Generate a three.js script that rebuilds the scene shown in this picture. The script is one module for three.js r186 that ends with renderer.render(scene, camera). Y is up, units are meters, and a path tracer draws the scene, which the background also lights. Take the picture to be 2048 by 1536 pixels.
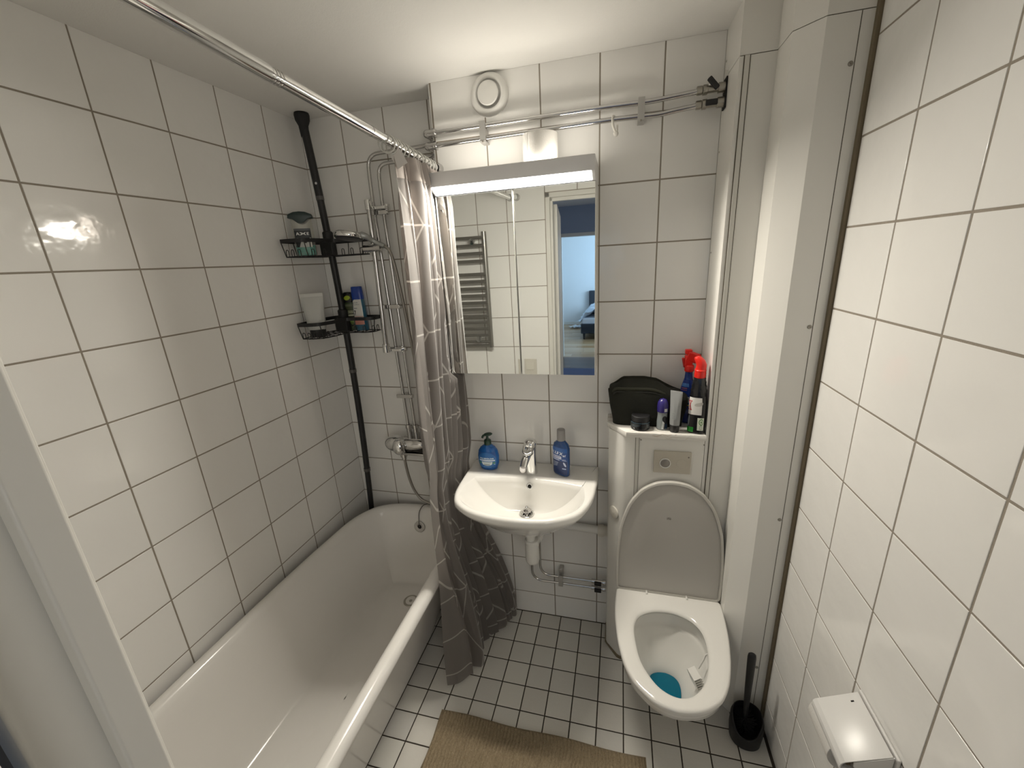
import * as THREE from 'three';
import { RoundedBoxGeometry } from 'three/addons/geometries/RoundedBoxGeometry.js';
import { mergeGeometries, toCreasedNormals } from 'three/addons/utils/BufferGeometryUtils.js';
import { RectAreaLightUniformsLib } from 'three/addons/lights/RectAreaLightUniformsLib.js';

// ---------------------------------------------------------------- camera, light, exposure
const scene = new THREE.Scene();
scene.background = new THREE.Color(0x000000);
const camera = new THREE.PerspectiveCamera(2 * Math.atan(768 / 818.18) * 180 / Math.PI, 4 / 3, 0.02, 40);
camera.position.set(0.0792, 1.6989, 1.6002);
camera.rotation.set(-0.2913, 0.266, -0.0565, 'YXZ');
const renderer = new THREE.WebGLRenderer();
renderer.toneMapping = THREE.LinearToneMapping;
renderer.toneMappingExposure = 1.0;
renderer.shadowMap.enabled = true;
RectAreaLightUniformsLib.init();
const LAMP = new THREE.Color().setRGB(1, 0.935, 0.82), DAY = new THREE.Color().setRGB(0.5, 0.74, 1), HALL = new THREE.Color().setRGB(1, 0.97, 0.9);
const LENS_POWER = 220, UP_POWER = 18, DAY_POWER = 15, HALL_POWER = 2.4;
function area(color, power, w, h, at, to) {
  const l = new THREE.RectAreaLight(color, power, w, h);
  l.position.set(...at); l.lookAt(...to); l.castShadow = true; scene.add(l);
}
area(LAMP, LENS_POWER, 0.46, 0.042, [-0.262, 1.9375, 0.1735], [-0.262, 1.9375 - 0.91, 0.1735 + 0.415]);   // strip under the cabinet lamp
area(LAMP, UP_POWER, 0.5, 0.03, [-0.281, 2.0035, 0.122], [-0.281, 3, 0.122]);                                    // strip on top of the cabinet
area(DAY, DAY_POWER, 1.5, 1.3, [1.55, 1.5, 7.9], [0, 1.5, 7.9]);                                               // bedroom window
area(HALL, HALL_POWER, 1.1, 1.2, [1.06, 1.5, 3.2], [0, 1.5, 3.2]);                                              // hall window

// ---------------------------------------------------------------- helpers
let seed = 7;
const rnd = () => { seed = (seed + 0x6D2B79F5) | 0; let t = Math.imul(seed ^ (seed >>> 15), 1 | seed); t = (t + Math.imul(t ^ (t >>> 7), 61 | t)) ^ t; return ((t ^ (t >>> 14)) >>> 0) / 4294967296; };
const V = (x, y, z) => new THREE.Vector3(x, y, z);
const lerp = (a, b, t) => a + (b - a) * t, clamp = (x, a, b) => Math.min(b, Math.max(a, x));
const smooth = (a, b, x) => { const t = clamp((x - a) / (b - a), 0, 1); return t * t * (3 - 2 * t); };
const taken = {};
function numbered(n) { taken[n] = (taken[n] ?? -1) + 1; return taken[n] ? n + '_' + String(taken[n]).padStart(3, '0') : n; }
const origin = new Map();
function thing(name, label, category, at = [0, 0, 0], group) {
  const o = new THREE.Group(); o.name = numbered(name); o.position.set(...at);
  o.userData = { label, category }; if (group) o.userData.group = group;
  scene.add(o); origin.set(o, V(...at)); return o;
}
// geometry is written in room coordinates; a part is shifted into the frame of its parent
function part(name, geo, mat, parent, label) {
  const g = Array.isArray(geo) ? merge(geo) : geo, o = origin.get(parent);
  if (o) g.translate(-o.x, -o.y, -o.z);
  const m = new THREE.Mesh(g, mat); m.name = name; m.castShadow = m.receiveShadow = true;
  if (label) m.userData.label = label;
  parent.add(m); if (o) origin.set(m, o); return m;
}
function single(name, geo, mat, label, category, at = [0, 0, 0], group) {   // a thing that is one mesh
  const g = Array.isArray(geo) ? merge(geo) : geo; g.translate(-at[0], -at[1], -at[2]);
  const m = new THREE.Mesh(g, mat); m.name = numbered(name); m.position.set(...at); m.castShadow = m.receiveShadow = true;
  m.userData = { label, category }; if (group) m.userData.group = group; scene.add(m); origin.set(m, V(...at)); return m;
}
function struct(name, geo, mat, label) {
  const m = new THREE.Mesh(Array.isArray(geo) ? merge(geo) : geo, mat); m.name = name; m.castShadow = m.receiveShadow = true;
  m.userData = { kind: 'structure', label, category: name.split('_')[0] }; scene.add(m); origin.set(m, V(0, 0, 0)); return m;
}
function merge(list) { return mergeGeometries(list.map((g) => { const n = g.index ? g.toNonIndexed() : g; for (const k of Object.keys(n.attributes)) if (!['position', 'normal', 'uv'].includes(k)) n.deleteAttribute(k); if (!n.attributes.uv) n.setAttribute('uv', new THREE.BufferAttribute(new Float32Array(n.attributes.position.count * 2), 2)); return n; })); }
function uvm(g, s = 1) {   // uv in metres, from the larger face direction
  const p = g.attributes.position, n = g.attributes.normal, uv = new Float32Array(p.count * 2);
  for (let i = 0; i < p.count; i++) {
    const a = [Math.abs(n.getX(i)), Math.abs(n.getY(i)), Math.abs(n.getZ(i))], k = a.indexOf(Math.max(...a)), c = [p.getX(i), p.getY(i), p.getZ(i)];
    uv[2 * i] = (k === 0 ? c[2] : c[0]) * s; uv[2 * i + 1] = (k === 1 ? c[2] : c[1]) * s;
  }
  g.setAttribute('uv', new THREE.BufferAttribute(uv, 2)); return g;
}
const box = (x0, x1, y0, y1, z0, z1, r = 0) => {
  const w = x1 - x0, h = y1 - y0, d = z1 - z0;
  const g = r ? new RoundedBoxGeometry(w, h, d, 2, Math.min(r, w / 2.01, h / 2.01, d / 2.01)) : new THREE.BoxGeometry(w, h, d);
  return uvm(g.translate((x0 + x1) / 2, (y0 + y1) / 2, (z0 + z1) / 2));
};
function loft(rings, { caps = [false, false], closed = true, uv } = {}) {
  const n = rings[0].length, pos = [], idx = [], uvs = [];
  rings.forEach((r, j) => r.forEach((p, i) => { pos.push(p.x, p.y, p.z); uvs.push(i / (closed ? n : n - 1), j / (rings.length - 1)); }));
  for (let j = 0; j < rings.length - 1; j++) for (let i = 0; i < (closed ? n : n - 1); i++) {
    const a = j * n + i, b = j * n + (i + 1) % n, c = a + n, d = b + n; idx.push(a, b, d, a, d, c);
  }
  caps.forEach((on, e) => {
    if (!on) return; const r = rings[e ? rings.length - 1 : 0], c = r.reduce((s, p) => s.add(p), V(0, 0, 0)).divideScalar(n), base = pos.length / 3;
    pos.push(c.x, c.y, c.z); uvs.push(0.5, 0.5); r.forEach((p) => { pos.push(p.x, p.y, p.z); uvs.push(0.5, 0.5); });
    for (let i = 0; i < n; i++) { const a = base + 1 + i, b = base + 1 + (i + 1) % n; e ? idx.push(base, a, b) : idx.push(base, b, a); }
  });
  const g = new THREE.BufferGeometry(); g.setAttribute('position', new THREE.Float32BufferAttribute(pos, 3)); g.setAttribute('uv', new THREE.Float32BufferAttribute(uvs, 2)); g.setIndex(idx); g.computeVertexNormals(); return g;
}
function tube(pts, r, { seg, rad = 10, bend = 0 } = {}) {
  const P = pts.map((p) => (p.isVector3 ? p : V(...p))); let curve;
  if (bend) {                                                    // straight runs with rounded corners
    curve = new THREE.CurvePath(); let last = P[0];
    for (let i = 1; i < P.length - 1; i++) {
      const a = P[i].clone().add(P[i - 1].clone().sub(P[i]).normalize().multiplyScalar(bend)), b = P[i].clone().add(P[i + 1].clone().sub(P[i]).normalize().multiplyScalar(bend));
      curve.add(new THREE.LineCurve3(last, a)); curve.add(new THREE.QuadraticBezierCurve3(a, P[i], b)); last = b;
    }
    curve.add(new THREE.LineCurve3(last, P[P.length - 1]));
  } else curve = P.length === 2 ? new THREE.LineCurve3(P[0], P[1]) : new THREE.CatmullRomCurve3(P);
  const g = new THREE.TubeGeometry(curve, seg ?? (P.length === 2 ? 1 : P.length * 8), r, rad, false), e0 = curve.getPoint(0), e1 = curve.getPoint(1);
  const cap = (at, to) => new THREE.CircleGeometry(r, rad).applyQuaternion(new THREE.Quaternion().setFromUnitVectors(V(0, 0, 1), to.normalize())).translate(at.x, at.y, at.z);
  return merge([g, cap(e0, curve.getTangent(0).negate()), cap(e1, curve.getTangent(1))]);
}
const lathe = (prof, at = [0, 0, 0], axis = 'y', seg = 32) => {
  const g = new THREE.LatheGeometry(prof.map((p) => new THREE.Vector2(p[0], p[1])), seg);
  if (axis === 'z') g.rotateX(Math.PI / 2); if (axis === 'x') g.rotateZ(-Math.PI / 2);
  return g.translate(...at);
};
const cyl = (r, h, at, axis = 'y', seg = 24, b = 0.001) => lathe([[0, -h / 2], [r - b, -h / 2], [r, -h / 2 + b], [r, h / 2 - b], [r - b, h / 2], [0, h / 2]], at, axis, seg);
const crease = (g, a = 0.6) => toCreasedNormals(g, a);
function extrude(shape, depth, bevel = 0, seg = 2, curveSegments = 24) {
  return crease(new THREE.ExtrudeGeometry(shape, { depth: depth - 2 * bevel, bevelEnabled: bevel > 0, bevelThickness: bevel, bevelSize: bevel, bevelOffset: -bevel, bevelSegments: seg, curveSegments }).translate(0, 0, bevel), 0.7);
}
const polyShape = (pts) => { const s = new THREE.Shape(); pts.forEach((p, i) => (i ? s.lineTo(p[0], p[1]) : s.moveTo(p[0], p[1]))); s.closePath(); return s; };
const plan = (pts, y0, y1, bevel = 0) => extrude(polyShape(pts.map(([x, z]) => [x, -z])), y1 - y0, bevel).rotateX(-Math.PI / 2).translate(0, y0, 0);   // a plan outline (x, z) raised from y0 to y1
const closedCurve = (pts, n, tension = 0.5) => { const c = new THREE.CatmullRomCurve3(pts.map(([x, z]) => V(x, 0, z)), true, 'catmullrom', tension).getSpacedPoints(n); c.pop(); return c.map((p) => [p.x, p.z]); };
function inset(pts, d) {
  const n = pts.length, area2 = pts.reduce((s, p, i) => { const q = pts[(i + 1) % n]; return s + p[0] * q[1] - q[0] * p[1]; }, 0), sg = Math.sign(area2);
  return pts.map((p, i) => { const a = pts[(i + n - 1) % n], b = pts[(i + 1) % n]; let tx = b[0] - a[0], tz = b[1] - a[1]; const l = Math.hypot(tx, tz) || 1; return [p[0] - sg * (tz / l) * d, p[1] + sg * (tx / l) * d]; });
}
const ringAt = (pts, y) => pts.map(([x, z]) => V(x, y, z));
// a bottle: [height, half width, half depth, squareness] sections stacked above a base, turned about y
function bottleRing([y, a, b, k = 2], at, turn, n = 40, off = 0, a0 = 0, a1 = Math.PI * 2, open = false) {
  const out = [];
  for (let i = 0; i < n; i++) {
    const t = lerp(a0, a1, i / (open ? n - 1 : n)), c = Math.cos(t), s = Math.sin(t), x = Math.sign(c) * Math.abs(c) ** (2 / k) * (a + off), z = Math.sign(s) * Math.abs(s) ** (2 / k) * (b + off);
    out.push(V(at[0] + x * Math.cos(turn) + z * Math.sin(turn), at[1] + y, at[2] - x * Math.sin(turn) + z * Math.cos(turn)));
  }
  return out;
}
const flip = (g) => { const i = g.index.array; for (let k = 0; k < i.length; k += 3) { const t = i[k]; i[k] = i[k + 1]; i[k + 1] = t; } g.computeVertexNormals(); return g; };
function bottle(sec, at, turn = 0) { return crease(flip(loft(sec.map((s) => bottleRing(s, at, turn)), { caps: [true, true] })), 0.9); }
function secAt(sec, y) { for (let i = 1; i < sec.length; i++) if (y <= sec[i][0]) { const a = sec[i - 1], b = sec[i], t = (y - a[0]) / Math.max(1e-9, b[0] - a[0]); return [y, lerp(a[1], b[1], t), lerp(a[2], b[2], t), lerp(a[3] ?? 2, b[3] ?? 2, t)]; } return sec[sec.length - 1]; }
function wrap(sec, at, turn, y0, y1, a0, a1, off = 0.0006) {     // a printed label that follows the side; angle pi/2 faces local +z
  const rings = []; for (let j = 0; j <= 12; j++) rings.push(bottleRing(secAt(sec, lerp(y0, y1, j / 12)), at, turn, 25, off, a1, a0, true));
  return loft(rings, { closed: false });
}
function canvas(w, h, draw) {
  const c = document.createElement('canvas'); c.width = w; c.height = h; draw(c.getContext('2d'), w, h);
  const t = new THREE.CanvasTexture(c); t.colorSpace = THREE.SRGBColorSpace; t.anisotropy = 8; return t;
}
function noiseTexture(size, layers, contrast = 1, mid = 128) {   // tileable value noise
  const d = new Uint8Array(size * size * 4), acc = new Float32Array(size * size);
  for (const [cells, amp] of layers) {
    const g = Array.from({ length: cells * cells }, () => rnd() * 2 - 1);
    for (let y = 0; y < size; y++) for (let x = 0; x < size; x++) {
      const u = x / size * cells, v = y / size * cells, i = Math.floor(u), j = Math.floor(v), f = smooth(0, 1, u - i), h = smooth(0, 1, v - j), G = (a, b) => g[(b % cells) * cells + a % cells];
      acc[y * size + x] += amp * lerp(lerp(G(i, j), G(i + 1, j), f), lerp(G(i, j + 1), G(i + 1, j + 1), f), h);
    }
  }
  acc.forEach((a, i) => { const v = clamp(mid + 127 * a * contrast, 0, 255); d.set([v, v, v, 255], i * 4); });
  const t = new THREE.DataTexture(d, size, size); t.wrapS = t.wrapT = THREE.RepeatWrapping; t.magFilter = THREE.LinearFilter; t.minFilter = THREE.LinearMipmapLinearFilter; t.generateMipmaps = true; t.needsUpdate = true; return t;
}
const std = (r, g, b, roughness = 0.5, extra = {}) => { const { metalness = 0, ...x } = extra; const m = new THREE.MeshPhysicalMaterial({ roughness, metalness, ...x }); m.color.setRGB(r, g, b); return m; };
const printed = (map, roughness = 0.4, extra = {}) => new THREE.MeshPhysicalMaterial({ map, roughness, ...extra });

// ---------------------------------------------------------------- materials
const wavy = noiseTexture(256, [[4, 0.6], [9, 0.3], [24, 0.1]]);
const grain = noiseTexture(256, [[16, 0.4], [64, 0.4], [128, 0.4]]);
const wavyTile = wavy.clone(); wavyTile.repeat.set(5, 5); wavyTile.needsUpdate = true;
const fineGrain = grain.clone(); fineGrain.repeat.set(9, 9); fineGrain.needsUpdate = true;
const tileTone = [[0.88, 0.868, 0.838], [0.873, 0.861, 0.832], [0.886, 0.872, 0.842], [0.876, 0.865, 0.836]];
const tileM = tileTone.map((c) => std(...c, 0.1, { bumpMap: wavyTile, bumpScale: 0.0011 }));
const groutM = std(0.3, 0.262, 0.215, 0.95, { bumpMap: fineGrain, bumpScale: 0.0006 });
const floorM = [[0.5, 0.49, 0.46], [0.47, 0.46, 0.435], [0.53, 0.52, 0.485], [0.49, 0.475, 0.44]].map((c) => std(...c.map((v) => v * 1.42), 0.42, { bumpMap: fineGrain, bumpScale: 0.0003 }));
const floorGroutM = std(0.045, 0.036, 0.028, 0.95);
const paintM = std(0.87, 0.858, 0.825, 0.75, { bumpMap: fineGrain, bumpScale: 0.0004 });
const frameM = std(0.72, 0.705, 0.66, 0.4);
const panelM = std(0.82, 0.805, 0.76, 0.22);
const panelTrimM = std(0.68, 0.665, 0.615, 0.3);
const darkLineM = std(0.10, 0.085, 0.06, 0.9);
const siliconeM = std(0.2, 0.16, 0.1, 0.6);
const ceramicM = std(0.82, 0.805, 0.765, 0.07, { clearcoat: 0.3, clearcoatRoughness: 0.04 });
const enamelM = std(0.83, 0.81, 0.775, 0.16, { bumpMap: wavy, bumpScale: 0.0006 });
const whitePlasticM = std(0.76, 0.75, 0.715, 0.3);
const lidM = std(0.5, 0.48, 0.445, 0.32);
const creamPlasticM = std(0.66, 0.63, 0.56, 0.35);
const greyPlasticM = std(0.5, 0.51, 0.51, 0.4);
const chromeM = std(0.62, 0.61, 0.6, 0.13, { metalness: 1 });
const brightChromeM = std(0.8, 0.8, 0.79, 0.06, { metalness: 1 });
const brassM = std(0.44, 0.42, 0.37, 0.32, { metalness: 1 });
const clipM = std(0.5, 0.49, 0.47, 0.35, { metalness: 0.6 });
const blackM = std(0.012, 0.012, 0.013, 0.45);
const blackGlossM = std(0.012, 0.012, 0.013, 0.2);
const holeM = std(0.01, 0.009, 0.008, 0.9);
const mirrorM = std(0.86, 0.88, 0.86, 0.015, { metalness: 1 });
const screwM = std(0.35, 0.33, 0.29, 0.4, { metalness: 0.7 });

// ---------------------------------------------------------------- room shell
const XL = -1.279, XR = 0.6237, XE = -0.61, ZR = -0.134, ZF = 1.41, H = 2.327;
const rowsY = []; for (let k = -1; k < 10; k++) rowsY.push(1.936 - 0.2014 * k);     // grout heights
const cache = {};
function tileGeo(w, h, d = 0.006, b = 0.0014) {
  const key = [w.toFixed(3), h.toFixed(3), d, b].join(); if (cache[key]) return cache[key];
  const q = (x, y, z) => V(x, y, z), o = (s, z) => [q(-w / 2 + s, -h / 2 + s, z), q(w / 2 - s, -h / 2 + s, z), q(w / 2 - s, h / 2 - s, z), q(-w / 2 + s, h / 2 - s, z)];
  const rings = [o(0, -d), o(0, -b), o(b * 0.3, -b * 0.3), o(b, 0)], pos = [], idx = [], uv = [], nor = [];
  const quad = (a, b2, c, e, na, nb) => { const n0 = pos.length / 3; [a, b2, c, e].forEach((p) => { pos.push(p.x, p.y, p.z); uv.push(p.x, p.y); }); nor.push(...na, ...na, ...nb, ...nb); idx.push(n0, n0 + 1, n0 + 2, n0, n0 + 2, n0 + 3); };
  const side = [[0, -1], [1, 0], [0, 1], [-1, 0]];
  for (let j = 0; j < 3; j++) for (let i = 0; i < 4; i++) { const s = side[i], nn = (t) => { const l = Math.hypot(1 - t, t); return [s[0] * (1 - t) / l, s[1] * (1 - t) / l, t / l]; }, t0 = [0, 0, 0.5][j], t1 = [0, 0.5, 1][j]; quad(rings[j][i], rings[j][(i + 1) % 4], rings[j + 1][(i + 1) % 4], rings[j + 1][i], nn(t0), nn(t1)); }
  quad(...rings[3], [0, 0, 1], [0, 0, 1]);
  const g = new THREE.BufferGeometry(); g.setAttribute('position', new THREE.Float32BufferAttribute(pos, 3)); g.setAttribute('normal', new THREE.Float32BufferAttribute(nor, 3)); g.setAttribute('uv', new THREE.Float32BufferAttribute(uv, 2)); g.setIndex(idx);
  return (cache[key] = g);
}
// tiles between grout lines us (along U) and vs (along N x U's partner), face in the plane through O with normal N
function tiles(parent, O, U, W, N, us, vs, gap, mats, tilt, skip) {
  for (let i = 0; i < us.length - 1; i++) for (let j = 0; j < vs.length - 1; j++) {
    const w = us[i + 1] - us[i] - gap, h = vs[j + 1] - vs[j] - gap; if (w < 0.008 || h < 0.008) continue;
    const u = (us[i] + us[i + 1]) / 2, v = (vs[j] + vs[j + 1]) / 2; if (skip && skip(u, v, w, h)) continue;
    const m = new THREE.Mesh(tileGeo(w, h), mats[Math.floor(rnd() * mats.length)]); m.name = 'tile';
    m.quaternion.setFromRotationMatrix(new THREE.Matrix4().makeBasis(U, W, N)).multiply(new THREE.Quaternion().setFromEuler(new THREE.Euler((rnd() - 0.5) * tilt, (rnd() - 0.5) * tilt, 0)));
    m.position.copy(O).addScaledVector(U, u).addScaledVector(W, v).addScaledVector(N, (rnd() - 0.5) * 0.0004);
    m.castShadow = m.receiveShadow = true; parent.add(m);
  }
}
const GAP = 0.0042, G = 0.0012, up = V(0, 1, 0), vY = [0, ...rowsY.slice().reverse(), H + GAP / 2].filter((y, i, a) => !i || y - a[i - 1] > 0.02);
const lines = (from, to, first, step) => { const out = [from]; for (let x = first; x < to - 0.004; x += step) if (x > from + 0.004) out.push(x); out.push(to); return out; };

const floor = struct('floor', box(-1.4, 0.75, -0.1, -G, -0.3, ZF + 0.02), floorGroutM, 'floor of small grey-white square tiles with dark joints');
{ const xs = lines(-1.265, XR, -0.3695 - 0.0987 * 12, 0.0987), zs = lines(0, ZF + 0.02, 0.0793, 0.0987);
  tiles(floor, V(0, 0, 0), V(1, 0, 0), V(0, 0, -1), V(0, 1, 0), xs, zs.map((z) => -z).reverse(), 0.0042, floorM, 0.004, (u) => u < -0.86); }
const ceiling = struct('ceiling', box(-1.4, 0.75, H, H + 0.1, -0.3, ZF + 0.02), paintM, 'plain off-white painted ceiling');
const wallLeft = struct('wall_left', box(XL - 0.12, XL - G, 0, H, -0.3, ZF), groutM, 'left wall of glossy white square tiles beside the bathtub');
{ const zs = lines(ZR, ZF, 0.8663 - 0.2 * 5, 0.2); zs[0] -= GAP / 2; tiles(wallLeft, V(XL, 0, 0), V(0, 0, -1), up, V(1, 0, 0), zs.map((z) => -z).reverse(), vY, GAP, tileM, 0.006, (u, v) => v < 0.3); }
const wallRecess = struct('wall_recess', box(XL - G, XE, 0, H, ZR - 0.12, ZR - G), groutM, 'tiled end wall of the bathtub niche behind the shower pipes');
tiles(wallRecess, V(0, 0, ZR), V(1, 0, 0), up, V(0, 0, 1), lines(XL - GAP / 2, XE + GAP / 2, -1.0769, 0.2), vY, GAP, tileM, 0.006, (u, v) => v < 0.3);
const wallBack = struct('wall_back', [box(XE + 0.0062, XR + 0.1, 0, H, ZR - 0.12, -G)], groutM, 'back wall of glossy white square tiles behind washbasin and mirror cabinet');
tiles(wallBack, V(0, 0, 0), V(1, 0, 0), up, V(0, 0, 1), lines(XE + 0.002, 0.376, -0.6, 0.2), vY, GAP, tileM, 0.006);
tiles(wallBack, V(XE, 0, 0), V(0, 0, 1), up, V(-1, 0, 0), [ZR, -0.002], vY, GAP, tileM, 0.004, (u, v) => v < 0.1);
const wallRight = struct('wall_right', box(XR + G, XR + 0.12, 0, H, 0.2, ZF), groutM, 'right wall of glossy white square tiles with a paper holder');
{ const zs = lines(0.322, ZF, 0.3295, 0.2).filter((z) => z > 0.325); tiles(wallRight, V(XR, 0, 0), V(0, 0, 1), up, V(-1, 0, 0), zs, vY, GAP, tileM, 0.006); }
const DX0 = -0.384, DX1 = 0.508, DH = 2.09;                         // outer edges of the door casing
const wallFront = struct('wall_front', [box(XL - 0.12, DX0 + 0.004, 0, H, ZF + G, 1.482), box(DX1 - 0.004, XR + 0.12, 0, H, ZF + G, 1.482), box(DX0, DX1, DH - 0.004, H, ZF + G, 1.482)], groutM, 'door wall of white tiles with towel radiator, reflected in the mirror');
tiles(wallFront, V(0, 0, ZF), V(-1, 0, 0), up, V(0, 0, -1), lines(XL, DX0, -1.185, 0.2).map((x) => -x).reverse(), vY, GAP, tileM, 0.006);
tiles(wallFront, V(0, 0, ZF), V(-1, 0, 0), up, V(0, 0, -1), lines(DX1, XR, 1, 0.2).map((x) => -x).reverse(), vY, GAP, tileM, 0.006);
tiles(wallFront, V(0, 0, ZF), V(-1, 0, 0), up, V(0, 0, -1), lines(DX0, DX1, -0.185, 0.2).map((x) => -x).reverse(), [DH, 2.1374, H], GAP, tileM, 0.006);

// door casing and stop (bathroom door), head included
const trim1 = struct('trim_1', [box(DX0, -0.3545, 0, DH, ZF + 0.001, 1.486, 0.003), box(DX1 - 0.0295, DX1, 0, DH, ZF + 0.001, 1.486, 0.003), box(DX0, DX1, DH - 0.03, DH, ZF + 0.001, 1.486, 0.003)], frameM, 'cream door casing around the bathroom doorway');
part('door_stop', [box(-0.3545, -0.3385, 0, DH - 0.03, ZF + 0.009, 1.4455, 0.003), box(DX1 - 0.046, DX1 - 0.03, 0, DH - 0.03, ZF + 0.009, 1.4455, 0.003), box(-0.3545, DX1 - 0.03, DH - 0.052, DH - 0.03, ZF + 0.009, 1.4455, 0.003)], frameM, trim1);
part('threshold', box(-0.3545, DX1 - 0.03, -0.002, 0.018, ZF + 0.001, 1.486, 0.004), std(0.3, 0.2, 0.12, 0.4), trim1);

// ---------------------------------------------------------------- boxed-in pipe shaft on the right
const prof = [[0.374, 0.0], [0.378, 0.168], [0.4685, 0.17], [0.4705, 0.264], [0.5225, 0.316], [XR, 0.316]];
function casing(y0, y1) {                                             // folded sheet panel
  const t = 0.012, inner = prof.map(([x, z], i) => [x + (i < 5 ? t : 0), z - (i > 0 ? t : 0)]).reverse();
  return plan([...prof, ...inner], y0, y1);
}
const shaft = thing('pipe_casing', 'tall cream folded panel boxing in the pipes beside the right wall', 'panel', [0.46, 0, 0.17]);
part('upper_panel', casing(2.1965, H), panelM, shaft);
part('lower_panel', casing(0.0, 2.1945), panelM, shaft);
part('seam', [plan([...prof.map(([x, z]) => [x + 0.002, z - 0.002]), ...prof.map(([x, z]) => [x + 0.008, z - 0.008]).reverse()], 2.19, 2.2)], darkLineM, shaft, 'dark joint between upper and lower panel');
for (const x of [0.3895, 0.404]) part('seam_line', box(x - 0.0011, x + 0.0011, 0.0, 2.1945, 0.1675, 0.1708), darkLineM, shaft);
part('cover_strip', box(0.3906, 0.4029, 0.0, 2.1945, 0.166, 0.1722, 0.0006), panelTrimM, shaft);
part('seam_line', box(0.590, 0.5915, 0.0, 2.194, 0.314, 0.3166), darkLineM, shaft);
for (const y of [2.0935, 1.482, 0.868, 0.25]) part('screw', [lathe([[0.0055, -0.001], [0.0055, 0.0012], [0.0035, 0.0022], [0.0012, 0.0018], [0.0012, 0.0004], [0, 0.0004]], [0.583, y, 0.316], 'z', 16)], screwM, shaft);
for (const y of [2.24, 1.995, 1.69, 1.3]) part('screw', cyl(0.003, 0.003, [0.3745, y, 0.018], 'x', 10), screwM, shaft);
struct('trim_2', [box(XR - 0.007, XR + 0.001, 0, H, 0.316, 0.329)], siliconeM, 'brown silicone joint between pipe panel and right wall');

// cistern box below the marble shelf
const cist = thing('cistern_box', 'cream panelled cistern box behind the toilet under the marble shelf', 'panel', [0.21, 0, 0.1]);
const cp = [[0.047, 0.0], [0.047, 0.098], [0.054, 0.112], [0.098, 0.161], [0.111, 0.168], [0.3765, 0.168], [0.3735, 0.0]];
part('panel', plan(cp, 0.012, 1.064, 0), panelM, cist);
part('base_joint', plan([[0.043, 0.001], [0.043, 0.1], [0.094, 0.166], [0.108, 0.1735], [0.374, 0.1735], [0.37, 0.002]], 0, 0.011), siliconeM, cist);
part('cover_strip', box(0.1452, 0.1562, 0.012, 1.064, 0.167, 0.1705, 0.0006), panelTrimM, cist);
for (const x of [0.1445, 0.1568]) part('seam_line', box(x - 0.0008, x + 0.0008, 0.012, 1.064, 0.1665, 0.1688), darkLineM, cist);
for (const [x, y] of [[0.163, 1.052], [0.375, 1.045]]) part('screw', cyl(0.0028, 0.003, [x, y, 0.169], 'z', 12), screwM, cist);
{ const fp = part('flush_plate', box(0.2095, 0.336, 0.929, 1.015, 0.168, 0.1765, 0.002), std(0.56, 0.52, 0.44, 0.4), cist, 'beige flush plate with a round metal button');
  part('button_ring', lathe([[0.0175, 0], [0.0195, 0.0005], [0.0195, 0.004], [0.0165, 0.0045], [0.0165, 0.001]], [0.2485, 0.9695, 0.1762], 'z'), whitePlasticM, fp);
  part('button', lathe([[0.016, 0], [0.016, 0.0025], [0.014, 0.0032], [0, 0.0036]], [0.2485, 0.9695, 0.1762], 'z'), std(0.42, 0.4, 0.37, 0.35, { metalness: 0.8 }), fp);
  part('button_ring', lathe([[0.0165, 0], [0.0165, 0.0008], [0.0158, 0.0012], [0, 0.0012]], [0.304, 0.9705, 0.1762], 'z'), std(0.57, 0.53, 0.45, 0.45), fp);
  part('light_dot', cyl(0.0028, 0.002, [0.3265, 0.9965, 0.1768], 'z', 12), std(0.2, 0.18, 0.15, 0.4), fp); }
{ const c = lathe([[0.026, 0], [0.027, 0.003], [0.024, 0.006], [0, 0.0085]], [0, 0, 0], 'z', 36); c.applyQuaternion(new THREE.Quaternion().setFromUnitVectors(V(0, 0, 1), V(-0.745, 0, 0.667))).translate(0.0735, 0.715, 0.133); part('cap', c, creamPlasticM, cist, 'round cream cover cap'); }

// marble shelf
const marble = canvas(1024, 512, (c, w, h) => {
  c.fillStyle = '#e6e3dd'; c.fillRect(0, 0, w, h);
  for (let k = 0; k < 60; k++) { c.strokeStyle = `rgba(${120 + rnd() * 40},${112 + rnd() * 36},${100 + rnd() * 30},${0.05 + rnd() * 0.3})`; c.lineWidth = 1 + rnd() * rnd() * 22; c.beginPath(); let x = rnd() * w, y = rnd() * h; c.moveTo(x, y); for (let i = 0; i < 9; i++) { x += 20 + rnd() * 50; y += (rnd() - 0.45) * 60; c.lineTo(x, y); } c.stroke(); }
}); marble.wrapS = marble.wrapT = THREE.RepeatWrapping; marble.repeat.set(2.4, 4.2);
const shelf = single('marble_shelf', [uvm(plan([[0.0405, 0.0], [0.0405, 0.09], [0.11, 0.181], [0.3775, 0.1815], [0.374, 0.0]], 1.0645, 1.085, 0.0025))], printed(marble, 0.2), 'grey-veined white marble shelf with a cut corner above the cistern box', 'shelf', [0.21, 1.0645, 0.09]);

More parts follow.
